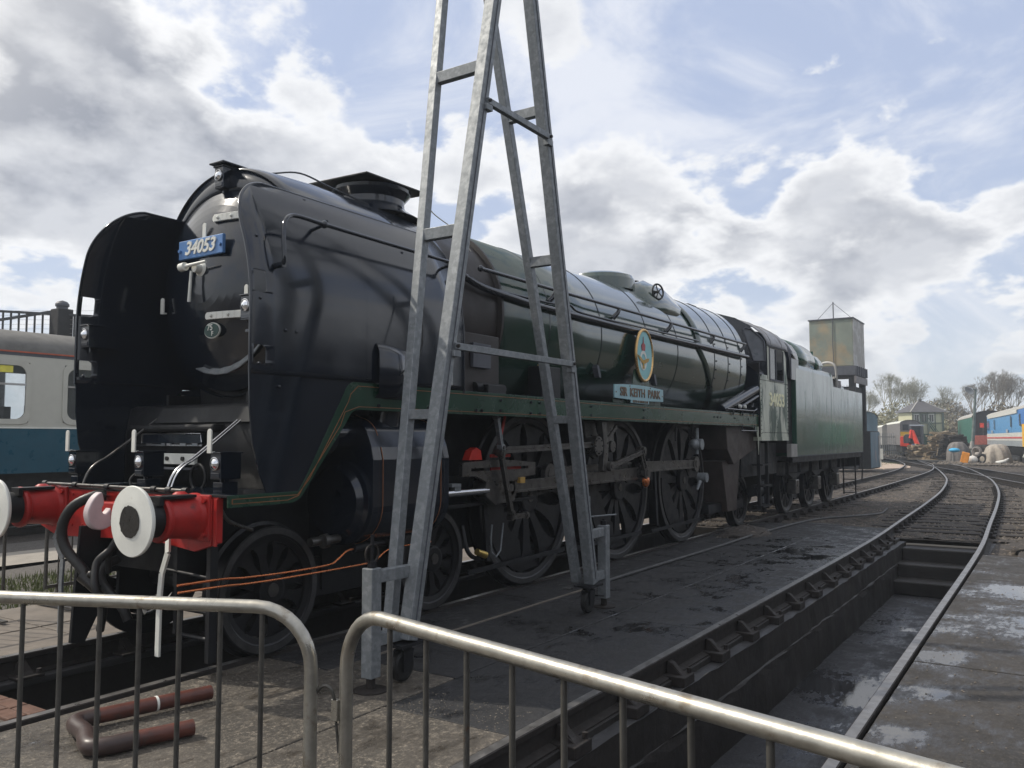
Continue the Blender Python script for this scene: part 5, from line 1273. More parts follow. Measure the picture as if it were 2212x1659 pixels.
obj('buffer_beam', MB().box(20.75, 20.80, -1.15, 1.15, .85, 1.25), 'frame_dark', ten)
b = MB().tube(smoothpath([(18.1, -1.15, 2.83), (18.1, -1.15, 3.25), (18.12, -1.1, 3.42), (18.2, -.95, 3.5), (18.3, -.75, 3.45), (18.3, -.72, 3.1)], 5), .03, 8)
obj('filler_hoop', b, 'tank_pale', ten); obj('filler_lever', MB().bar((18.0, -1.1, 3.10), (18.5, -1.1, 2.95), .05, .06), 'tank_pale', ten)

# =================================================================== GANTRY
gan = thing('lifting_gantry', 'tall galvanised steel A-frame gantry on castors standing beside the locomotive', 'gantry', (2.0, -2.05, 0))
def Lx(z): return .60+.205*z
def Rx(z): return 3.30-.205*z
ZT = 6.25
def legs(xf, sg):
    # front post straight in the frame plane, back post leaning away and tied to it by short rungs
    yb = {1: (-2.0, -1.50), -1: (-2.0, -1.66)}[sg]
    yB = lambda z: -1.98+(z/ZT)*(yb[1]+1.98)*1.0
    yF = lambda z: -2.09
    W_ = .098
    for dy in (-.0,):
        obj('leg_seam', MB().bar((xf(.3), yF(0)-W_/2-.001, .3), (xf(ZT), yF(0)-W_/2-.001, ZT), .003, .012, up=(0,1,0)), 'tank_frame', gan)
    obj('leg', MB().bar((xf(.26), yF(0), .26), (xf(ZT), yF(0), ZT), W_, W_, up=(0,1,0)), 'galvanised', gan, bevel=.006)
    obj('leg', MB().bar((xf(.26), yB(.26)+.03, .26), (xf(ZT), yB(ZT)+.03, ZT), .075, .075, up=(0,1,0)), 'galvanised', gan, bevel=.006)
    for z in ((1.76, 3.14, 4.50) if sg > 0 else (1.76, 3.17, 4.43)):
        obj('rung', MB().bar((xf(z), yF(z)+.03, z), (xf(z), yB(z), z), .06, .09 if z > 2 else .07), 'galvanised', gan, bevel=.004)
    return yB
yL = legs(Lx, 1); yR = legs(Rx, -1)
for z in (2.25, 4.19):
    obj('cross_bar', MB().bar((Lx(z)+.02, -2.14, z), (Rx(z)-.02, -2.14, z), .045, .05), 'galvanised', gan, bevel=.003)
    for x in (Lx(z)+.03, Rx(z)-.03): (obj('cleat', MB().box(x-.04, x+.04, -2.165, -2.115, z-.075, z-.03), 'galvanised', gan), obj('cleat_bolt', MB().cyl((x, -2.18, z), (x, -2.16, z), .014, n=6), 'rail_side', gan))
zt = ZT; obj('head_plate', MB().box(Lx(zt)-.15, Rx(zt)+.15, -2.2, -1.4, zt, zt+.03), 'galvanised', gan)
obj('top_beam', MB().box(1.86, 2.04, -2.3, -1.3, zt+.03, zt+.28), 'galvanised', gan)
def castor(x, y, z=.26):
    b = MB().box(x-.12, x+.12, y-.09, y+.09, z-.03, z-.012).cyl((x, y, z-.03), (x, y, z-.06), .055, n=16)
    b.prism([(x-.05, z-.06), (x+.05, z-.06), (x+.02, .06), (x-.05, .06)], 'xz', y-.045, y-.038).prism([(x-.05, z-.06), (x+.05, z-.06), (x+.02, .06), (x-.05, .06)], 'xz', y+.038, y+.045)
    b.bar((x+.06, y-.05, .14), (x+.17, y-.06, .12), .03, .012); f = obj('castor', b, 'frame_dark', gan)
    obj('castor_wheel', MB().lathe((x-.02, y-.03, .095), (0,1,0), [(0, 0), (0, .08), (.01, .10), (.05, .10), (.06, .08), (.06, 0)], 28), 'rubber', f)
castor(Lx(.26)+.0, -2.06); castor(Rx(.26), -2.06); 
def jack(x, xs, y):
    s = obj('jack_post', MB().box(x-.045, x+.045, y-.045, y+.045, .07, .76), 'galvanised', gan, bevel=.006)
    obj('jack_screw', MB().cyl((x, y, .05), (x, y, .97 if x < 2 else .82), .012, n=8).cyl((x, y, .76), (x, y, .80), .03, n=6), 'frame_dark', s)
    obj('jack_foot', MB().lathe((x, y, -.012), (0,0,1), [(0, 0), (0, .11), (.008, .11), (.016, .03), (.08, .028)], 28), 'rail_side', s)
    for z in (.70, .30): obj('jack_arm', MB().bar((x, y, z), (xs(z), y-.02, z+.0), .06, .08), 'galvanised', gan, bevel=.004)
    return s
s = jack(.38, Lx, -2.02); obj('jack_handle', MB().tube([(.38+.06*cos(a), -2.02, .85+.06*sin(a)) for a in [2*pi*k/16 for k in range(16)]], .008, 6, closed=True), 'rail_side', s)
s = jack(3.58, Rx, -2.05); obj('jack_handle', MB().tube([(3.30, -2.05, 1.05), (3.30, -2.05, .86), (3.85, -2.05, .84)], .008, 6), 'galvanised', s)
tag(obj('lifting_rope', MB().tube(smoothpath([(1.68, -1.30, 2.85), (1.60, -1.42, 2.35), (1.45, -1.32, 2.1)], 6), .006, 6), 'rubber'), 'thin black cable hanging beside the gantry leg against the deflector', 'cable')

# =================================================================== CROWD BARRIERS
def bar_path(a, b, z, r, h, down=.2):
    # a -> b on plan; top rail with rounded corners and legs
    a, b = Vector((*a, 0)), Vector((*b, 0)); u = (b-a).normalized(); pts = []
    pts.append(a+Vector((0,0,.18)))
    for k in range(9): t = pi/2*k/8; pts.append(a+u*(r-r*cos(t))+Vector((0,0,z-r+r*sin(t))))
    for k in range(9): t = pi/2*k/8; pts.append(b-u*(r-r*sin(t))+Vector((0,0,z-r+r*cos(t))))
    pts.append(b+Vector((0,0,.18))); return pts, u
def barrier(label, a, b, fr, n, r=.17, extra=None, ph=.5, rr=.0195, barr=.0075, m='barrier_steel', bm='barrier_bar', z=1.10, grp=None, loc=None):
    t = thing('crowd_barrier', label, 'barrier', (*a, 0), group=grp)
    pts, u = bar_path(a, b, z, r, .18)
    obj('frame', MB().tube(pts, rr, 20), m, t)
    L_ = (Vector(b)-Vector(a)).length
    obj('bottom_rail', MB().bar((*(Vector(a)), .20), (*(Vector(b)), .20), .03, .03), bm, t)
    for k in range(n):
        s = fr(k)
        if s < .03 or s > L_-.03: continue
        p = Vector((*a, 0))+u*s
        zt = z-.01
        if s < r: zt = z-r+sqrt(max(0, r*r-(r-s)**2))
        if s > L_-r: zt = z-r+sqrt(max(0, r*r-(s-L_+r)**2))
        obj('upright', MB().cyl((p.x, p.y, .20), (p.x, p.y, zt-.008), barr, n=8), bm, t)
    for s in (.12, L_-.12):
        p = Vector((*a, 0))+u*s; w = Vector((-u.y, u.x, 0)); obj('foot', MB().bar(p+w*.3+Vector((0,0,.01)), p-w*.3+Vector((0,0,.01)), .05, .012).bar(p+Vector((0,0,.01)), p+Vector((0,0,.2)), .03, .03, up=(1,0,0)), bm, t)
    return t, u
b1, u1 = barrier('galvanised crowd barrier in the left foreground, its rounded end beside the hook', (-2.775, -1.98), (-1.937, -3.927), lambda k: .133+.131*k, 15, grp='foreground crowd barriers')
b2, u2 = barrier('galvanised crowd barrier in the right foreground running out of the picture', (-1.89, -4.02), (-2.43, -6.20), lambda k: .215+.160*k, 12, grp='foreground crowd barriers')
obj('coupling_loop', MB().tube(smoothpath([(-1.935, -3.93, .80), (-1.93, -3.94, .86), (-1.925, -3.965, .885), (-1.92, -3.99, .88), (-1.915, -4.0, .85)], 6), .005, 8), 'barrier_bar', b1)
lt = obj('latch', MB().box(-1.915, -1.90, -4.01, -3.985, .79, .85), 'barrier_steel', b2, bevel=.002)
obj('latch_pin', MB().cyl((-1.905, -3.995, .80), (-1.90, -4.003, .70), .004, n=6), 'barrier_bar', lt)
barrier('thin grey crowd barrier on the light slab behind the red beam, left one', (-1.9, 2.20), (.17, 2.22), lambda k: .12+.13*k, 15, rr=.015, m='barrier_bar', grp='barriers behind the locomotive')
barrier('thin brown crowd barrier on the light slab behind the red beam, right one', (.56, 2.25), (2.7, 2.35), lambda k: .12+.13*k, 16, rr=.017, m='barrier_bar', grp='barriers behind the locomotive', z=1.0)

# =================================================================== THINGS ON THE GROUND
pipe = thing('drain_pipe', 'brown plastic drain pipe bent in a U lying on the grit behind the left barrier', 'pipe', (-1.0, -1.4, 0))
z = .035
obj('straight_length', MB().cyl((-.98, -1.165, z), (-.30, -1.33, z), .042, n=18), 'orange_pipe', pipe)
obj('straight_length', MB().cyl((-1.12, -1.655, z), (-.75, -1.78, z), .042, n=18), 'orange_pipe', pipe)
obj('collar', MB().cyl((-.625, -1.251, z), (-.612, -1.254, z), .044, n=18), 'white_paint', pipe)
e1 = smoothpath([(-.93, -1.178, z), (-1.03, -1.165, z), (-1.08, -1.22, z), (-1.12, -1.38, z), (-1.19, -1.52, z), (-1.21, -1.60, z), (-1.15, -1.66, z), (-1.02, -1.69, z)], 6)
obj('elbow', MB().tube(e1, .046, 16), 'dark_pipe', pipe)

# =================================================================== CARRIAGE ON THE LEFT
cz = 0.0
coach = thing('railway_carriage', 'cream and blue-green railway carriage with grey roof on the far left track', 'carriage', (0, 9.5, 0))
X0, X1 = -7.0, 13.0; Yc = 9.5
wins = [(-5.9, 1.24), (-4.1, 1.24), (-2.3, 1.24), (-.50, 1.24), (1.30, 1.24), (2.68, 1.30), (4.62, 1.24), (6.4, 1.24), (8.2, 1.24), (10.0, 1.24)]
wins = [(2.68-1.92*k, 1.30) for k in range(5, 0, -1)]+[(2.68, 1.30), (4.60, 1.30)]+[(4.60+1.92*k, 1.30) for k in range(1, 4)]
def side_holes(y, z0, z1, wz0, wz1):
    b = MB(); x = X0
    for xw, w in wins:
        b.box(x, xw, y, y+.04, wz0, wz1); x = xw+w
    b.box(x, X1, y, y+.04, wz0, wz1); b.box(X0, X1, y, y+.04, wz1, z1); b.box(X0, X1, y, y+.04, z0, wz0); return b
obj('body_side', side_holes(Yc, 1.775, 3.045, 1.87, 2.93), 'coach_cream', coach)
obj('lower_side', MB().box(X0, X1, Yc-.004, Yc+.04, .98, 1.775), 'coach_teal', coach)
obj('waist_line', MB().box(X0, X1, Yc-.012, Yc, 1.765, 1.79), 'white_paint', coach)
obj('cantrail', MB().box(X0, X1, Yc-.005, Yc+.04, 3.045, 3.10), 'tank_frame', coach); obj('stripe', MB().box(X0, X1, Yc-.02, Yc+.02, 3.10, 3.125), 'coach_stripe', coach)
rows = [[(x, Yc+1.37-1.39*cos(a), 3.12+.50*sin(a)) for a in [pi*k/24 for k in range(25)]] for x in np.linspace(X0, X1, 21)]
obj('roof', MB().grid(rows, True), 'coach_roof', coach)
obj('floor', MB().box(X0, X1, Yc+.05, Yc+2.7, .98, 1.1), 'underframe', coach); obj('far_side', side_holes(Yc+2.7, 1.0, 3.1, 1.87, 2.93), 'coach_cream', coach)
obj('carriage_end', MB().box(X1-.04, X1, Yc, Yc+2.7, 1.0, 3.5), 'underframe', coach)
for i, (xw, w) in enumerate(wins):
    z0, z1, r = 1.87, 2.93, .16
    def rr(o, rad): 
        q = []
        for cx, cz_, a0 in ((xw+w-rad+o, z1-rad+o, 0), (xw+rad-o, z1-rad+o, pi/2), (xw+rad-o, z0+rad-o, pi), (xw+w-rad+o, z0+rad-o, 1.5*pi)):
            q += [(cx+(rad)*cos(a0+pi/2*k/6), cz_+(rad)*sin(a0+pi/2*k/6)) for k in range(7)]
        return q
    inn, outn = rr(-.06, r), rr(.03, r)
    n = len(inn); b = MB().grid([[(x, Yc-.012, z) for x, z in inn], [(x, Yc-.016, z) for x, z in outn], [(x, Yc+.0, z) for x, z in outn]], False, True); b.grid([[(x, Yc-.012, z) for x, z in inn], [(x, Yc+.03, z) for x, z in inn]], False, True)
    f_ = obj('window', b, 'coach_cream', coach)
    # corner fillets behind the frame
    for (cx, cz_) in ((xw, z0), (xw+w, z0), (xw, z1), (xw+w, z1)):
        sx = 1 if cx == xw else -1; sz = 1 if cz_ == z0 else -1
    obj('transom', MB().box(xw+.05, xw+w-.05, Yc-.014, Yc+.02, 2.52, 2.555).box(xw+w/2-.018, xw+w/2+.018, Yc-.014, Yc+.02, 2.55, 2.88), 'tank_pale', f_)
    obj('pane', MB().box(xw+.02, xw+w-.02, Yc+.015, Yc+.025, 1.89, 2.91), 'coach_pane', f_)
    if i == 5: obj('notice', MB().box(xw+w-.50, xw+w-.28, Yc+.008, Yc+.012, 2.74, 2.86), 'yellow_notice', f_)
b = MB()
for i, (xw, w) in enumerate(wins):
    for y in (Yc+.5, Yc+1.9):
        b.box(xw-.28, xw-.15, y-.3, y+.35, 1.1, 2.2).box(xw-.6, xw+.2, y-.3, y+.35, 1.1, 1.5)
obj('seats', b, 'seat_brown', coach)
obj('underframe', MB().box(X0, X1, Yc+.3, Yc+2.4, .55, .98).box(X0+1, X1-1, Yc+.2, Yc+.35, .3, .7), 'underframe', coach)
for x in (-5.6, -3.2, 8.9, 11.3):
    obj('wheel', MB().cyl((x, Yc+.55, .46), (x, Yc+.68, .46), .46, n=28), 'underframe', coach)
track('carriage_track', [[(-40, 10.1), (0, 10.1), (40, 10.1)], [(-40, 11.6), (0, 11.6), (40, 11.6)]])

# footbridge rising behind it
fbz = thing('footbridge', 'dark iron footbridge parapet with square post behind the carriage roof', 'footbridge', (8, 17, 0))
def fp(t): return Vector((2.2+t*6.9/10*1.0, 24.8-t*1.03, 0))
A_, B_ = Vector((5.4, 20.3, 0)), Vector((9.2, 14.5, 0)); u_ = (B_-A_).normalized(); LB = (B_-A_).length
zt = lambda s: 5.13-.055*s; zb = lambda s: 3.6
obj('top_rail', MB().bar(A_+Vector((0,0,zt(0))), B_+Vector((0,0,zt(LB))), .06, .06), 'bridge_iron', fbz)
obj('deck_girder', MB().bar(A_+Vector((0,0,3.7)), B_+Vector((0,0,3.6)), .2, .45), 'bridge_iron', fbz)
obj('sloping_brace', MB().bar(A_+Vector((0,0,4.2)), B_+u_*-2.2+Vector((0,0,4.95)), .04, .07), 'bridge_iron', fbz)
s = 0
while s < LB:
    p = A_+u_*s
    obj('baluster', MB().bar(p+Vector((0,0,3.7)), p+Vector((0,0,zt(s))), .025, .045), 'bridge_iron', fbz); s += .21
b = MB()
for zz in np.arange(4.0, 5.0, .12): b.bar(A_+Vector((0,0,zz)), B_+Vector((0,0,zz)), .006, .006)
obj('wire_mesh', b, 'tank_pale', fbz, kind='stuff')
pp = Vector((8.1, 16.2, 0)); obj('post', MB().box(pp.x-.2, pp.x+.2, pp.y-.2, pp.y+.2, 0, 5.0), 'dark_timber', fbz, bevel=.02)
obj('post_cap', MB().lathe((pp.x, pp.y, 5.0), (0,0,1), [(0, .14), (.06, .14), (.08, .17), (.14, .17), (.2, .12), (.24, .0)], 16), 'tank_frame', fbz)
for q in (A_, A_+u_*3.3): obj('leg', MB().box(q.x-.12, q.x+.12, q.y-.12, q.y+.12, 0, 3.6), 'bridge_iron', fbz)

# =================================================================== RIGHT BACKGROUND
# engine shed behind the photographer (seen mirrored in the paintwork)
shed = thing('engine_shed', 'long dark sheeted engine shed behind the camera, mirrored in the locomotive side', 'shed', (8, -17, 0))
obj('wall', MB().box(-22, 46, -18.0, -17.6, 0, 5.0), 'shed_sheet', shed)
obj('roof', MB().prism([(-17.3, 4.9), (-17.3, 5.0), (-23, 5.9), (-28.7, 5.0), (-28.7, 4.9), (-23, 5.7)], 'yz', -22, 46), 'slate', shed)
for x in range(-20, 45, 6):
    d_ = obj('doorway', MB().box(x, x+3.6, -17.6, -17.55, 0, 4.3), 'underframe', shed)
# stock and trees standing to the right, outside the picture but mirrored in the tender side
carriage0 = True
# water tank on its legs
wt = thing('water_tank', 'rusty green square water tank on a dark framed base behind the tender', 'water tank', (43, 4, 0))
obj('tank', MB().box(41.72, 44.6, 2.98, 5.15, 5.35, 7.82), 'tank_green', wt, bevel=.02)
obj('side_sheet', MB().box(41.72, 44.6, 2.955, 2.975, 5.36, 7.80), 'tank_pale', wt)
obj('lid_rim', MB().box(41.66, 44.66, 2.92, 5.2, 7.80, 7.86), 'tank_frame', wt)
obj('cradle', MB().box(41.6, 44.7, 2.85, 5.3, 4.85, 5.33), 'tank_frame', wt, bevel=.02)
b = MB()
for x in np.arange(41.9, 44.7, .5): b.box(x, x+.06, 2.80, 2.85, 4.85, 5.33)
obj('cradle_rib', b, 'tank_frame', wt)
obj('pale_beam', MB().box(41.62, 44.6, 2.84, 2.95, 4.45, 4.80), 'grey_corrugated', wt)
for x in (41.8, 44.4):
    for y in (3.0, 5.0): obj('leg', MB().box(x, x+.3, y-.05, y+.25, 0, 4.85), 'dark_timber', wt)
obj('base_housing', MB().box(42.3, 44.3, 3.1, 4.9, 0, 4.3), 'dark_timber', wt)
obj('boards', MB().box(42.25, 42.29, 3.3, 5.2, 2.4, 4.2), 'grey_corrugated', wt)
mst = obj('mast', MB().cyl((41.9, 3.95, 7.8), (41.9, 3.95, 8.75), .028, n=8), 'tank_frame', wt)
for p in ((41.7, 4.7, 7.85), (41.7, 3.05, 7.85)): obj('mast_stay', MB().cyl((41.9, 3.95, 8.7), p, .012, n=6), 'tank_frame', mst)
obj('down_pipe', MB().tube([(41.69, 3.95, 7.8), (41.68, 3.97, 6.5), (41.69, 3.93, 5.3)], .018, 6), 'tank_frame', wt)
# faded box like cabinet below it
cbn = thing('trackside_cabinet', 'tall dark cabinet with a faded blue and pink side beside the track behind the tender', 'cabinet', (44, 3.2, 0))
obj('body', MB().box(42.95, 45.6, 2.50, 4.4, 0, 1.98), 'dark_timber', cbn, bevel=.02); obj('door', MB().box(43.0, 45.5, 2.46, 2.495, .06, 1.93), 'faded_blue', cbn, bevel=.01)
obj('door_strip', MB().box(45.05, 45.3, 2.43, 2.46, .3, 1.75), 'tank_pale', cbn)
tag(obj('marker_board', MB().box(47.2, 47.3, 2.60, 2.85, .42, 1.02).box(47.22, 47.28, 2.7, 2.76, 0, .42), 'white_paint'), 'small white board on a stake beside the dark cabinet', 'marker board')
tag(obj('sand_patch', MB().prism([(47.5, 2.6), (50, 1.6), (53, 2.0), (58, 3.6), (62, 5.4), (55, 5.0), (50, 3.9)], 'xy', GZ, GZ+.06), 'sand'), 'pale pink sand heap spread beside the curved rails', 'sand', kind='stuff')

def carriage(name, label, cat, A, B, w, zb, zt, roofh, mside, mroof, mend, grp=None, side_sg=-1):
    """box van body: side from A to B (plan), body lies to the right of A->B by w"""
    A, B = Vector((*A, 0)), Vector((*B, 0)); u = (B-A).normalized(); n = Vector((u.y, -u.x, 0))*w
    t = thing(name, label, cat, tuple(A), group=grp)
    def q(s, o, z): return tuple(A+u*s+n*o+Vector((0,0,z)))
    Ls = (B-A).length; b = MB()
    obj('body_side', b.add([q(0,0,zb), q(Ls,0,zb), q(Ls,0,zt), q(0,0,zt)], [(0,1,2,3)]), mside, t, solid=.04)
    prof = [(0, zt)]+[(.5-.5*cos(pi*k/14), zt+roofh*sin(pi*k/14)) for k in range(1, 14)]+[(1, zt)]
    obj('body_end', MB().add([q(0,0,zb)]+[q(0,o,z) for o, z in prof]+[q(0,1,zb)], [tuple(range(len(prof)+2))]), mend, t)
    obj('body_end', MB().add([q(Ls,0,zb)]+[q(Ls,o,z) for o, z in prof]+[q(Ls,1,zb)], [tuple(range(len(prof)+2))]), mend, t)
    obj('body_side', MB().add([q(0,1,zb), q(Ls,1,zb), q(Ls,1,zt), q(0,1,zt)], [(0,1,2,3)]), mside, t)
    obj('roof', MB().grid([[q(s, o*1.04-.02, z+.02) for o, z in prof] for s in np.linspace(-.1, Ls+.1, 8)], True), mroof, t)
    obj('underframe', MB().add([q(.3,.1,.35), q(Ls-.3,.1,.35), q(Ls-.3,.1,zb), q(.3,.1,zb), q(.3,.9,.35), q(Ls-.3,.9,.35), q(Ls-.3,.9,zb), q(.3,.9,zb)], [(0,1,2,3),(4,5,6,7),(0,4,7,3),(1,5,6,2),(3,2,6,7)]), 'underframe', t)
    return t, q, Ls, u, n
# blue liveried diesel locomotive at the right edge; A is its far end
nse, q, Ls, u, n = carriage('diesel_locomotive', 'bright blue diesel locomotive with white and red stripes at the right edge of the yard', 'diesel locomotive',
    (56.2, -4.10), (79.0, -.60), 2.7, 1.08, 3.45, .42, 'ns_blue', 'roof_pale', 'van_end')
def strip(z0, z1, s0, s1, m, nm, o=-.02, par=nse, qq=None):
    qq = qq or q; return obj(nm, MB().add([qq(s0,o,z0), qq(s1,o,z0), qq(s1,o,z1), qq(s0,o,z1)], [(0,1,2,3)]), m, par)
strip(1.66, 1.99, .6, Ls, 'ns_white', 'white_band'); strip(1.60, 1.70, .6, Ls, 'ns_red', 'red_band', -.03); strip(1.45, 1.60, .6, Ls, 'ns_white', 'white_band', -.022); strip(1.08, 1.45, .6, Ls, 'ns_grey', 'grey_band')
strip(3.25, 3.5, 3.6, Ls-1.0, 'ns_white', 'cantrail_panel', -.03)
strip(1.08, 2.5, -.02, 1.2, 'safety_yellow', 'yellow_end_panel', -.04); strip(2.5, 3.45, 0, 3.0, 'ns_blue_dark', 'cab_panel', -.025)
for s0, s1, z0, z1 in ((1.9, 2.5, 2.4, 3.15), (6.6, 7.0, 2.4, 3.15), (16.8, 17.2, 2.3, 3.1), (21.0, 21.4, 2.3, 3.1), (21.8, 22.2, 2.3, 3.1)): strip(z0, z1, s0, s1, 'window_glass', 'window', -.03)
for s0 in (8.5, 18.2): strip(2.0, 2.25, s0, s0+1.1, 'pale_roof', 'louvre', -.028)
for s in (2.5, 4.5, 17, 19): obj('wheel', MB().cyl(q(s, .02, .5), q(s, .10, .5), .5, n=20), 'underframe', nse)
b = MB()
for s in np.arange(.8, 7, .35): b.tube([q(s, -.03, 1.0), q(s+.05, -.06, .75), q(s+.1, -.03, .5)], .03, 5)
obj('brake_pipes', b, 'underframe', nse)
obj('buffer_hose', MB().tube([q(-.1, .0, 1.1), q(-.15, -.05, .7), q(.05, -.08, .45)], .05, 6), 'white_paint', nse)
# green van beyond it
van, q2, L2, u2_, n2 = carriage('covered_van', 'green covered van with curved pale roof beyond the blue locomotive', 'van', (84.6, .95), (101.0, 3.6), 2.8, 1.15, 3.55, .62, 'van_green', 'roof_pale', 'van_end')
for s in np.arange(.0, 16, 1.15): strip(1.15, 3.5, s, s+.14, 'faded_blue', 'side_post', -.03, van, q2)
strip(1.6, 3.0, -.05, .05, 'white_paint', 'hand_rail', .3, van, q2)
wg = thing('open_wagon', 'short faded red open wagon between the green van and the blue locomotive', 'wagon', (80.5, .3, 0))
obj('body', MB().box(79.8, 83.5, -.9, .62, 1.05, 1.85), 'wagon_red', wg, bevel=.03)
obj('red_lamp', MB().box(80.2, 80.4, -.25, .05, 2.55, 2.95), 'exc_red', wg); obj('wheels', MB().cyl((80.6, .5, .5), (80.6, .6, .5), .45, n=16).cyl((82.6, .5, .5), (82.6, .6, .5), .45, n=16), 'underframe', wg)

# signal box
sb_ = thing('signal_box', 'cream and green timber signal box with a hipped slate roof in the distance', 'signal box', (96, 6, 0))
C0 = Vector((95.35, 7.47, 0)); C1 = Vector((97.35, 4.62, 0)); uu = (C1-C0).normalized(); nn = Vector((-uu.y, uu.x, 0)); nn = nn if nn.x > 0 else -nn
WB = (C1-C0).length; DB = 3.0
def sq(s, o, z): return tuple(C0+uu*s+nn*o+Vector((0,0,z)))
def panel(s0, s1, z0, z1, o, m, nm, par=sb_): return obj(nm, MB().add([sq(s0,o,z0), sq(s1,o,z0), sq(s1,o,z1), sq(s0,o,z1)], [(0,1,2,3)]), m, par, solid=.03)
ft = [sq(0,0,0), sq(WB,0,0), sq(WB,DB,0), sq(0,DB,0)]
wl = obj('wall', MB().add([sq(a, b_, z) for z in (0, 4.42) for a, b_ in ((0,.02), (WB,.02), (WB,DB), (0,DB))], [(0,1,5,4), (1,2,6,5), (2,3,7,6), (3,0,4,7)]), 'box_cream', sb_)
panel(0, WB, 0, 2.1, -.03, 'box_green', 'base_boards')
for s in (0, .82, 1.64, 2.46, WB-.25): panel(s, s+.09 if s < 3 else WB, 0 if s != 1.64 else 0, 4.4, -.06, 'box_frame', 'post')
for z_ in (3.22, 4.28): panel(0, WB, z_, z_+.08, -.055, 'box_frame', 'rail')
for s in (.14, .96, 1.76):
    w_ = panel(s, s+.62, 3.34, 4.24, -.07, 'ns_white' if s != .96 else 'box_frame', 'window'); obj('pane', MB().add([sq(a, -.09, z) for a, z in ((s+.08, 3.42), (s+.54, 3.42), (s+.54, 4.16), (s+.08, 4.16))], [(0,1,2,3)]), 'window_glass', w_)
    obj('glazing_bar', MB().add([sq(a, -.10, z) for a, z in ((s+.29, 3.42), (s+.33, 3.42), (s+.33, 4.16), (s+.29, 4.16))], [(0,1,2,3)]), 'ns_white', w_)
e = .38; ev = [sq(-e,-e,4.45), sq(WB+e,-e,4.45), sq(WB+e,DB+e,4.45), sq(-e,DB+e,4.45), sq(WB*.42,DB*.5,5.72), sq(WB*.58,DB*.5,5.72)]
rf_ = obj('roof', MB().add(ev, [(0,1,5,4), (1,2,5), (2,3,4,5), (3,0,4), (3,2,1,0)]), 'slate', sb_); obj('roof_vent', MB().cyl(sq(WB*.5,DB*.5,5.65), sq(WB*.5,DB*.5,5.92), .16, n=10), 'slate', rf_)
for i in (0, 1): obj('hip_tiles', MB().bar(ev[i], ev[4+i], .10, .06), 'roof_pale', rf_)
obj('stair', MB().bar(sq(1.5, -.5, 3.2), sq(2.9, -.8, .9), .12, .10).bar(sq(1.5, -.9, 3.2), sq(2.9, -1.2, .9), .12, .10).bar(sq(1.5, -.5, 3.8), sq(2.9, -.8, 1.6), .05, .05), 'box_green', sb_)
obj('stair_post', MB().bar(sq(1.5, -.7, 0), sq(1.5, -.7, 3.4), .12, .12), 'box_frame', sb_)
# mini excavator
ex = thing('mini_excavator', 'red mini excavator with a grey cab parked in front of the signal box', 'excavator', (73.3, 4.7, 0))
obj('counterweight', MB().prism([(5.42, .95), (5.42, 1.72), (5.30, 1.80), (5.15, 1.78), (5.15, 1.2), (4.75, 1.2), (4.75, .92)], 'yz', 72.7, 74.0), 'exc_red', ex, bevel=.03)
obj('engine_cover', MB().prism([(5.16, 1.2), (5.16, 1.78), (5.0, 1.95), (4.62, 1.95), (4.62, 1.2)], 'yz', 72.68, 74.0), 'exc_grey', ex, bevel=.04)
cb = obj('cab', MB().box(73.0, 74.3, 3.80, 4.62, 1.15, 2.62), 'exc_grey', ex, bevel=.04); obj('cab_roof', MB().box(72.9, 74.4, 3.75, 4.70, 2.62, 2.74), 'pale_roof', cb, bevel=.03)
obj('cab_window', MB().box(72.97, 72.99, 3.9, 4.5, 1.75, 2.5), 'window_glass', cb)
obj('boom', MB().bar((72.8, 4.52, 2.25), (72.6, 4.05, 1.0), .22, .28).bar((72.7, 4.62, 1.6), (72.8, 4.5, 2.3), .2, .25), 'exc_red', ex); obj('blade', MB().box(72.6, 72.75, 3.6, 4.9, .9, 1.08), 'exc_red', ex)
for y in (3.95, 5.0): obj('track_belt', MB().prism([(72.5, .1), (72.35, .3), (72.5, .55), (74.4, .55), (74.55, .3), (74.4, .1)], 'xz', y-.15, y+.15), 'rubber', ex, bevel=.03)
obj('chassis', MB().box(72.9, 74.0, 4.1, 4.9, .45, .95), 'exc_grey', ex)
# vehicles and fence left of the signal box
yd, q3, L3, _, _ = carriage('yellow_ended_railcar', 'grey railcar with a yellow lower end behind the red excavator', 'railcar', (78.0, 6.15), (90, 9.3), 1.6, 1.0, 2.95, .3, 'grey_corrugated', 'white_canvas', 'grey_corrugated')
strip(1.45, 2.2, -.05, .05, 'safety_yellow', 'x', -.0, yd, q3) if False else obj('yellow_panel', MB().add([q3(-.04, o, z) for o, z in ((0, 1.5), (1, 1.5), (1, 2.2), (0, 2.2))], [(0,1,2,3)]), 'safety_yellow', yd)
for o in (.12, .58): obj('window', MB().add([q3(-.05, a, z) for a, z in ((o, 2.35), (o+.3, 2.35), (o+.3, 2.85), (o, 2.85))], [(0,1,2,3)]), 'window_glass', yd)
carriage('canvas_roofed_coach', 'pale coach end with a white canvas roof behind the palisade fence', 'coach', (88.5, 9.35), (104, 13.0), 1.9, .95, 2.75, .35, 'tank_pale', 'white_canvas', 'tank_pale')
carriage('white_roofed_coach', 'blue-grey coach with a rounded pale roof showing just past the tender', 'coach', (60.2, 7.05), (75, 10.4), -3.0 if False else 2.0, .6, 3.05, .5, 'faded_blue', 'pale_roof', 'faded_blue')
pf = thing('palisade_fence', 'grey steel palisade fence beyond the curved rails', 'fence', (80, 7.6, 0))
for k in range(22):
    p = Vector((79.0, 9.0, 0))+Vector((.22, -.13, 0))*k; obj('pale', MB().bar(p, p+Vector((0,0,2.1)), .05, .05), 'palisade', pf)
for z_ in (.5, 1.75): obj('rail', MB().bar((79.0, 9.0, z_), (83.8, 6.2, z_), .04, .06), 'palisade', pf)

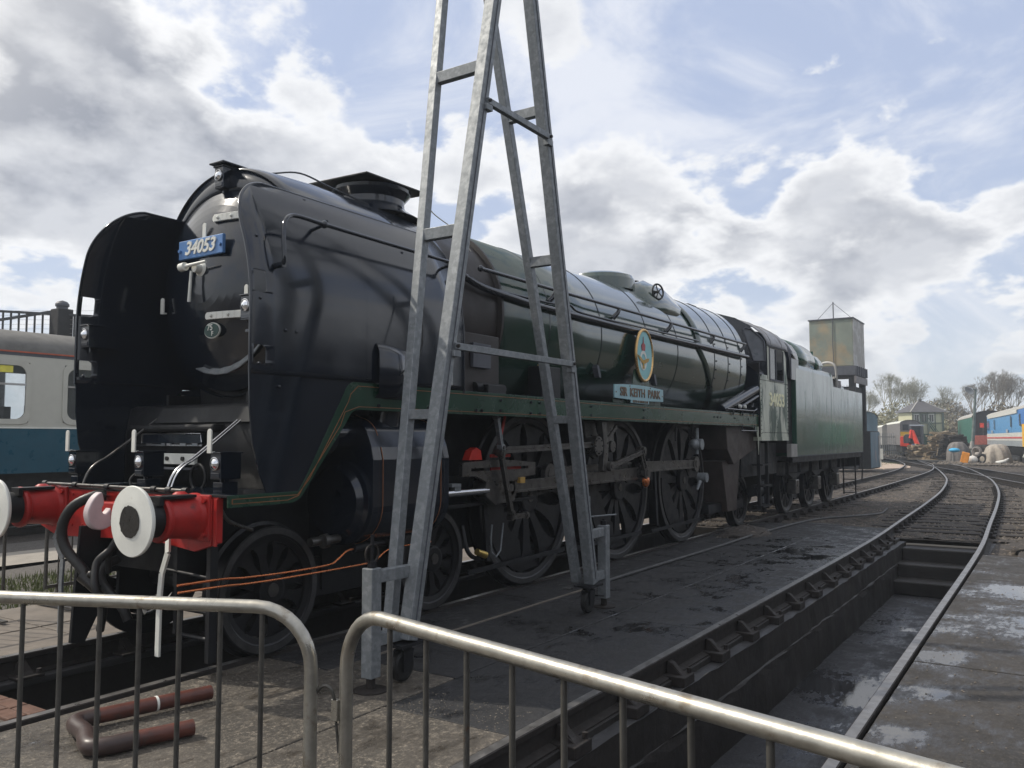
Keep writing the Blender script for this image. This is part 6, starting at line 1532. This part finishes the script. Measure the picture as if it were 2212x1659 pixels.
# lamp post
lp = thing('yard_lamp', 'tall slim yard lamp post carrying a tilted dish floodlight', 'lamp post', (62.5, -.55, 0))
obj('post', MB().cyl((62.5, -.60, 0), (62.5, -1.0, 5.05), .13, .07, n=12), 'lamp_post', lp)
dsh = MB().lathe((62.1, -.72, 5.0), (-.55, .55, -.62), [(0, .10), (.08, .30), (.14, .36), (.15, .33), (.09, .1), (.09, 0)], 20); obj('floodlight', dsh, 'pale_roof', lp); obj('lamp_arm', MB().cyl((62.5, -1.0, 5.0), (62.15, -.75, 5.0), .05, n=8), 'lamp_post', lp)
obj('cable_box', MB().cyl((62.46, -.64, .9), (62.46, -.68, 1.4), .16, .12, n=12), 'tank_pale', lp)

# stacked timber: every plank its own piece
carriage('green_carriage', 'green carriage standing on the far right siding beyond the picture edge', 'carriage', (82.5, -16.5), (97, -16.5), 2.7, 1.0, 3.3, .4, 'fresh_green', 'roof_pale', 'van_end')
carriage('brown_van', 'pinkish brown van on the far right siding beyond the picture edge', 'van', (68.5, -16.5), (76, -16.5), 2.7, 1.0, 3.1, .4, 'faded_paint', 'roof_pale', 'van_end')
def heap(name, label, cx, cy, w, d, h, n, m, msel=None, ln=(.6, 1.5)):
    t = thing(name, label, 'timber pile', (cx, cy, 0))
    shared = []
    for k in range(6):
        L0 = R(*ln); b = MB().box(-L0/2, L0/2, -.12, .12, -.06, .06); me = obj('plank', b, m, t, local=True); shared.append(me.data); me.location = (R(-w, w)/2.4, R(-d, d)/2.4, .06+k*.05)
        me.rotation_euler = (0, R(-.1, .1), R(0, 3.1))
    for k in range(n):
        o = bpy.data.objects.new('plank', random.choice(shared)); COL.objects.link(o); o.parent = t
        z = h*(k/n)**.9; sh = 1-(k/n)*.75
        o.location = (R(-.5, .5)*w*sh, R(-.5, .5)*d*sh, z+.06); o.rotation_euler = (R(-.15, .15), R(-.2, .2), 2.2+R(-.55, .55)); o.scale = (R(.7, 1.2), R(.6, 1.3), R(.7, 1.3))
    return t
heap('timber_pile', 'pale sawn timber heaped beside the red excavator', 68.0, 3.3, 2.0, 1.7, 1.0, 60, 'timber')
heap('timber_pile', 'taller tangled pile of old planks in front of the signal box stair', 68.0, 1.8, 2.2, 1.9, 2.0, 110, 'timber')
heap('sleeper_pile', 'dark pile of old sleepers and planks between the pale timber and the tarpaulins', 67.0, .95, 2.6, 2.3, 1.75, 120, 'timber_dark')
stones('timber_scraps', 500, lambda: (R(66, 70), R(.2, 4)), .06, .18, 'timber', 0)
tag(obj('leaning_pole', MB().cyl((65.9, 2.0, 0), (66.3, 1.8, 1.35), .03, n=6), 'timber'), 'thin pale pole leaning against the dark sleeper pile', 'pole')
# tarpaulins and clutter
def tarp(name, label, c, rx, ry, h, m):
    rows = []
    rnd = random.Random(hash(name+str(c)) % 1000 if False else int(c[0]*7+c[1]*3))
    ph = [rnd.uniform(0, 6) for _ in range(6)]
    for j in range(12):
        t = j/11; r = []
        for k in range(36):
            a = 2*pi*k/36; f = 1+.10*sin(5*a+ph[0])*(1-t*.3)+.06*sin(9*a+ph[1])+.04*sin(13*a+ph[2])
            rr_ = cos(t*pi/2*.998)**.75*f*(1+.05*sin(7*a+t*6+ph[4]))+.001; r.append((c[0]+rx*rr_*cos(a), c[1]+ry*rr_*sin(a), h*(sin(t*pi/2)**.9)*(1+(1-t)*(.16*sin(3*a+ph[3])+.10*sin(7*a+ph[5])))))
        rows.append(r)
    return tag(obj(name, MB().grid(rows, True, True), m), label, 'tarpaulin')
tarp('tarpaulin_heap', 'tall grey tarpaulin draped over a heap left of the lamp post', (62.5, .25), .65, .72, 1.35, 'tarp_grey')
tarp('tarpaulin_heap', 'pale beige sheet draped over a heap in front of the blue locomotive', (58.6, -2.35), .8, .8, 1.22, 'tarp_pale')
tarp('tarpaulin_heap', 'low crumpled whitish sheet between the lamp post and the beige heap', (59.3, -1.35), .7, .6, .7, 'tarp_pale')
tarp('tarpaulin_heap', 'dark tarpaulin slung low behind the lamp post', (63.5, -1.1), .9, 1.1, 1.15, 'timber_dark')
tag(obj('white_sack', MB().sphere((58.0, -1.0, .22), .26, 12, 8, (1, 1.2, 1)), 'cloth_white'), 'small white sack at the foot of the lamp post', 'sack')
tag(obj('white_trough', MB().tube([(57.5, -2.35, .10), (57.2, -2.55, .09), (57.3, -2.85, .16), (57.4, -3.05, .34)], [.06, .11, .12, .05], 8), 'cloth_white'), 'curved white plastic trough in front of the beige sheet', 'trough')
tag(obj('orange_block', MB().obox((57.5, -.62, .36), (.1, 0, 0), (0, .22, .06), (0, -.08, .34)), 'orange_plastic', bevel=.03), 'upright orange plastic block beside the grey tarpaulin', 'barrier block')
bs = thing('blue_stool', 'bright blue plastic seat on a thin pale stem near the dark pile', 'stool', (60.4, .25, 0))
obj('seat', MB().sphere((60.4, .25, .80), .30, 12, 8, (1, 1.2, .5)), 'bright_blue', bs); obj('stem', MB().cyl((60.4, .35, 0), (60.4, .35, .8), .035, n=8), 'tank_pale', bs)
for i, (y, z_) in enumerate(((-1.25, .75), (-1.55, .28))):
    tag(obj('tyre', MB().lathe((58.3, y, z_), (-1, .4, .1), [(0, .18), (.1, .17), (.14, .24), (.1, .32), (0, .33)], 24), 'rubber' if i else 'tarp_grey'), ('grey tyre on top of the rubbish beside the lamp post', 'black tyre half buried below the grey tyre')[i], 'tyre')
tag(obj('blue_bundle', MB().tube([(70.0, 4.05, 0), (70.0, 4.05, .5), (70.0, 4.02, 1.0), (70.0, 4.05, 1.15)], [.35, .38, .28, .1], 12), 'navy'), 'dark blue wrapped bundle in front of the excavator', 'bundle')
stones('yard_debris', 700, lambda: (R(54, 64), R(-4.5, 1)), .05, .16, 'stone', 0)
stones('yard_debris', 300, lambda: (R(66, 90), R(2, 10)), .05, .2, 'stone', 0)

# =================================================================== GRASS
def grass(name, n, reg, h0, h1, m='grass', z=0):
    b = MB()
    for _ in range(n):
        x, y = reg(); a = R(0, 6.28); h = R(h0, h1); w = h*.10; dx, dy = cos(a)*w, sin(a)*w; lx, ly = R(-.4, .4)*h, R(-.4, .4)*h
        b.add([(x-dx, y-dy, z), (x+dx, y+dy, z), (x+lx, y+ly, z+h)], [(0,1,2)])
    return obj(name, b, m, kind='stuff')
grass('grass', 9000, lambda: (R(-1.5, 4.5), R(2.75, 4.6)), .03, .10, z=-.06)
grass('grass', 1800, lambda: (R(47, 62), R(3.5, 7)), .05, .18, z=GZ)

# =================================================================== TREES
def tree(label, x, y, h, spread, m, seed, cat='tree', grp='bare trees on the horizon', depth=7, lean=0):
    rnd = random.Random(seed); t = thing('bare_tree', label, cat, (x, y, 0), group=grp); tr, tw = MB(), MB()
    def grow(p, d, L_, r, k):
        q = p+d*L_; mb_ = tr if k >= depth-2 else tw
        if k >= 3: mb_.tube([p, p.lerp(q, .5)+Vector((rnd.uniform(-1, 1), rnd.uniform(-1, 1), 0))*L_*.05, q], [r, r*.85, r*.68], 5, caps=False)
        else:
            s = Vector((rnd.uniform(-1, 1), rnd.uniform(-1, 1), .1)).normalized()*r*1.3
            mb_.add([p-s, p+s, q+s*.5, q-s*.5], [(0,1,2,3)]); s2 = s.cross(d).normalized()*r*1.3; mb_.add([p-s2, p+s2, q+s2*.5, q-s2*.5], [(0,1,2,3)])
        if k == 0: return
        nb = 3 if k > 1 else 5
        for i in range(nb):
            a = 2*pi*(i+rnd.random())/nb; sp = spread*rnd.uniform(.55, 1.15)
            if i == 0 and k > 2: sp *= .35
            ax = d.orthogonal().normalized(); ax.rotate(Matrix.Rotation(a, 3, d)); nd = (d+ax*sp+Vector((0,0,.14))).normalized()
            grow(q, nd, L_*rnd.uniform(.64, .84), r*.60, k-1)
    grow(Vector((x, y, 0)), Vector((lean, 0, 1)).normalized(), h*.235, h*.016, depth)
    obj('trunk', tr, m, t); obj('twigs', tw, m, t)
    return t
TR = [('pale bare tree rising left of the signal box, nearest the tender', 122, 17.0, 10.0, .62, 'bark_pale', 1), ('pale bare tree second from the tender', 124, 14.4, 11.6, .55, 'bark_pale', 2),
      ('tall pale bare tree just left of the signal box roof', 128, 11.6, 11.8, .55, 'bark_pale', 3), ('pale bare tree showing above the signal box roof', 131, 8.8, 10.0, .55, 'bark_pale', 4),
      ('low dark bare tree right of the signal box roof', 126, 6.0, 7.4, .6, 'bark_dark', 5), ('tall bare tree behind the lamp post', 127, 3.8, 11.8, .5, 'bark', 6),
      ('tallest bare tree between the lamp post and the blue locomotive', 130, 1.6, 13.2, .5, 'bark', 7), ('wide bare tree above the blue locomotive roof', 131, -1.0, 12.2, .62, 'bark', 8),
      ('bare tree at the right edge behind the blue locomotive', 126, -4.0, 10.0, .6, 'bark', 9), ('small bare tree peeping over the tender raves', 60, 8.6, 6.9, .5, 'bark_dark', 10)]
for a in TR: tree(*a)
def bushes(name, n, reg, hmax, m, s0=.12, s1=.32):
    b = MB()
    for _ in range(n):
        x, y = reg(); hh = hmax*(.62+.38*sin(x*.31+y*.9)*cos(y*.43+x*.11)); z = hh*R(0, 1)**.8
        s = R(s0, s1); u = Vector((R(-1, 1), R(-1, 1), R(-1, 1))).normalized()*s; v = Vector((R(-1, 1), R(-1, 1), R(-1, 1))).normalized()*s*.5; c = Vector((x, y, z))
        b.add([c-u, c+v, c+u*.9, c-v], [(0,1,2,3)])
    return obj(name, b, m, kind='stuff')
bushes('undergrowth', 20000, lambda: (R(103, 118), R(5, 26)), 6.3, 'bush_olive'); bushes('undergrowth', 20000, lambda: (R(106, 122), R(-10, 8)), 6.6, 'bush_brown')
bushes('hedge', 14000, lambda: (R(40, 210), R(-46, -30)), 8.5, 'bush_brown', .3, .8)
bushes('hedge', 16000, lambda: (R(60, 130), R(26, 60)), 5.0, 'bush_olive', .25, .6)
bushes('far_wood', 9000, lambda: (R(130, 150), R(-20, 30)), 6.2, 'bush_brown', .3, .8)

# =================================================================== THE AIR
hzm = bpy.data.materials.new('air'); hzm.use_nodes = True; hn = hzm.node_tree.nodes; hn.clear()
ho = hn.new('ShaderNodeOutputMaterial'); hv = hn.new('ShaderNodeVolumePrincipled'); hv.inputs['Density'].default_value = 0.0016; hv.inputs['Color'].default_value = (0.86, 0.93, 1.0, 1); hv.inputs['Anisotropy'].default_value = 0.2
hzm.node_tree.links.new(hv.outputs[0], ho.inputs['Volume']); MATS['air'] = hzm
hb = MB().box(-303, 403, -303, 303, -2.2, 18.0); obj('haze', hb, 'air', None, kind='stuff')
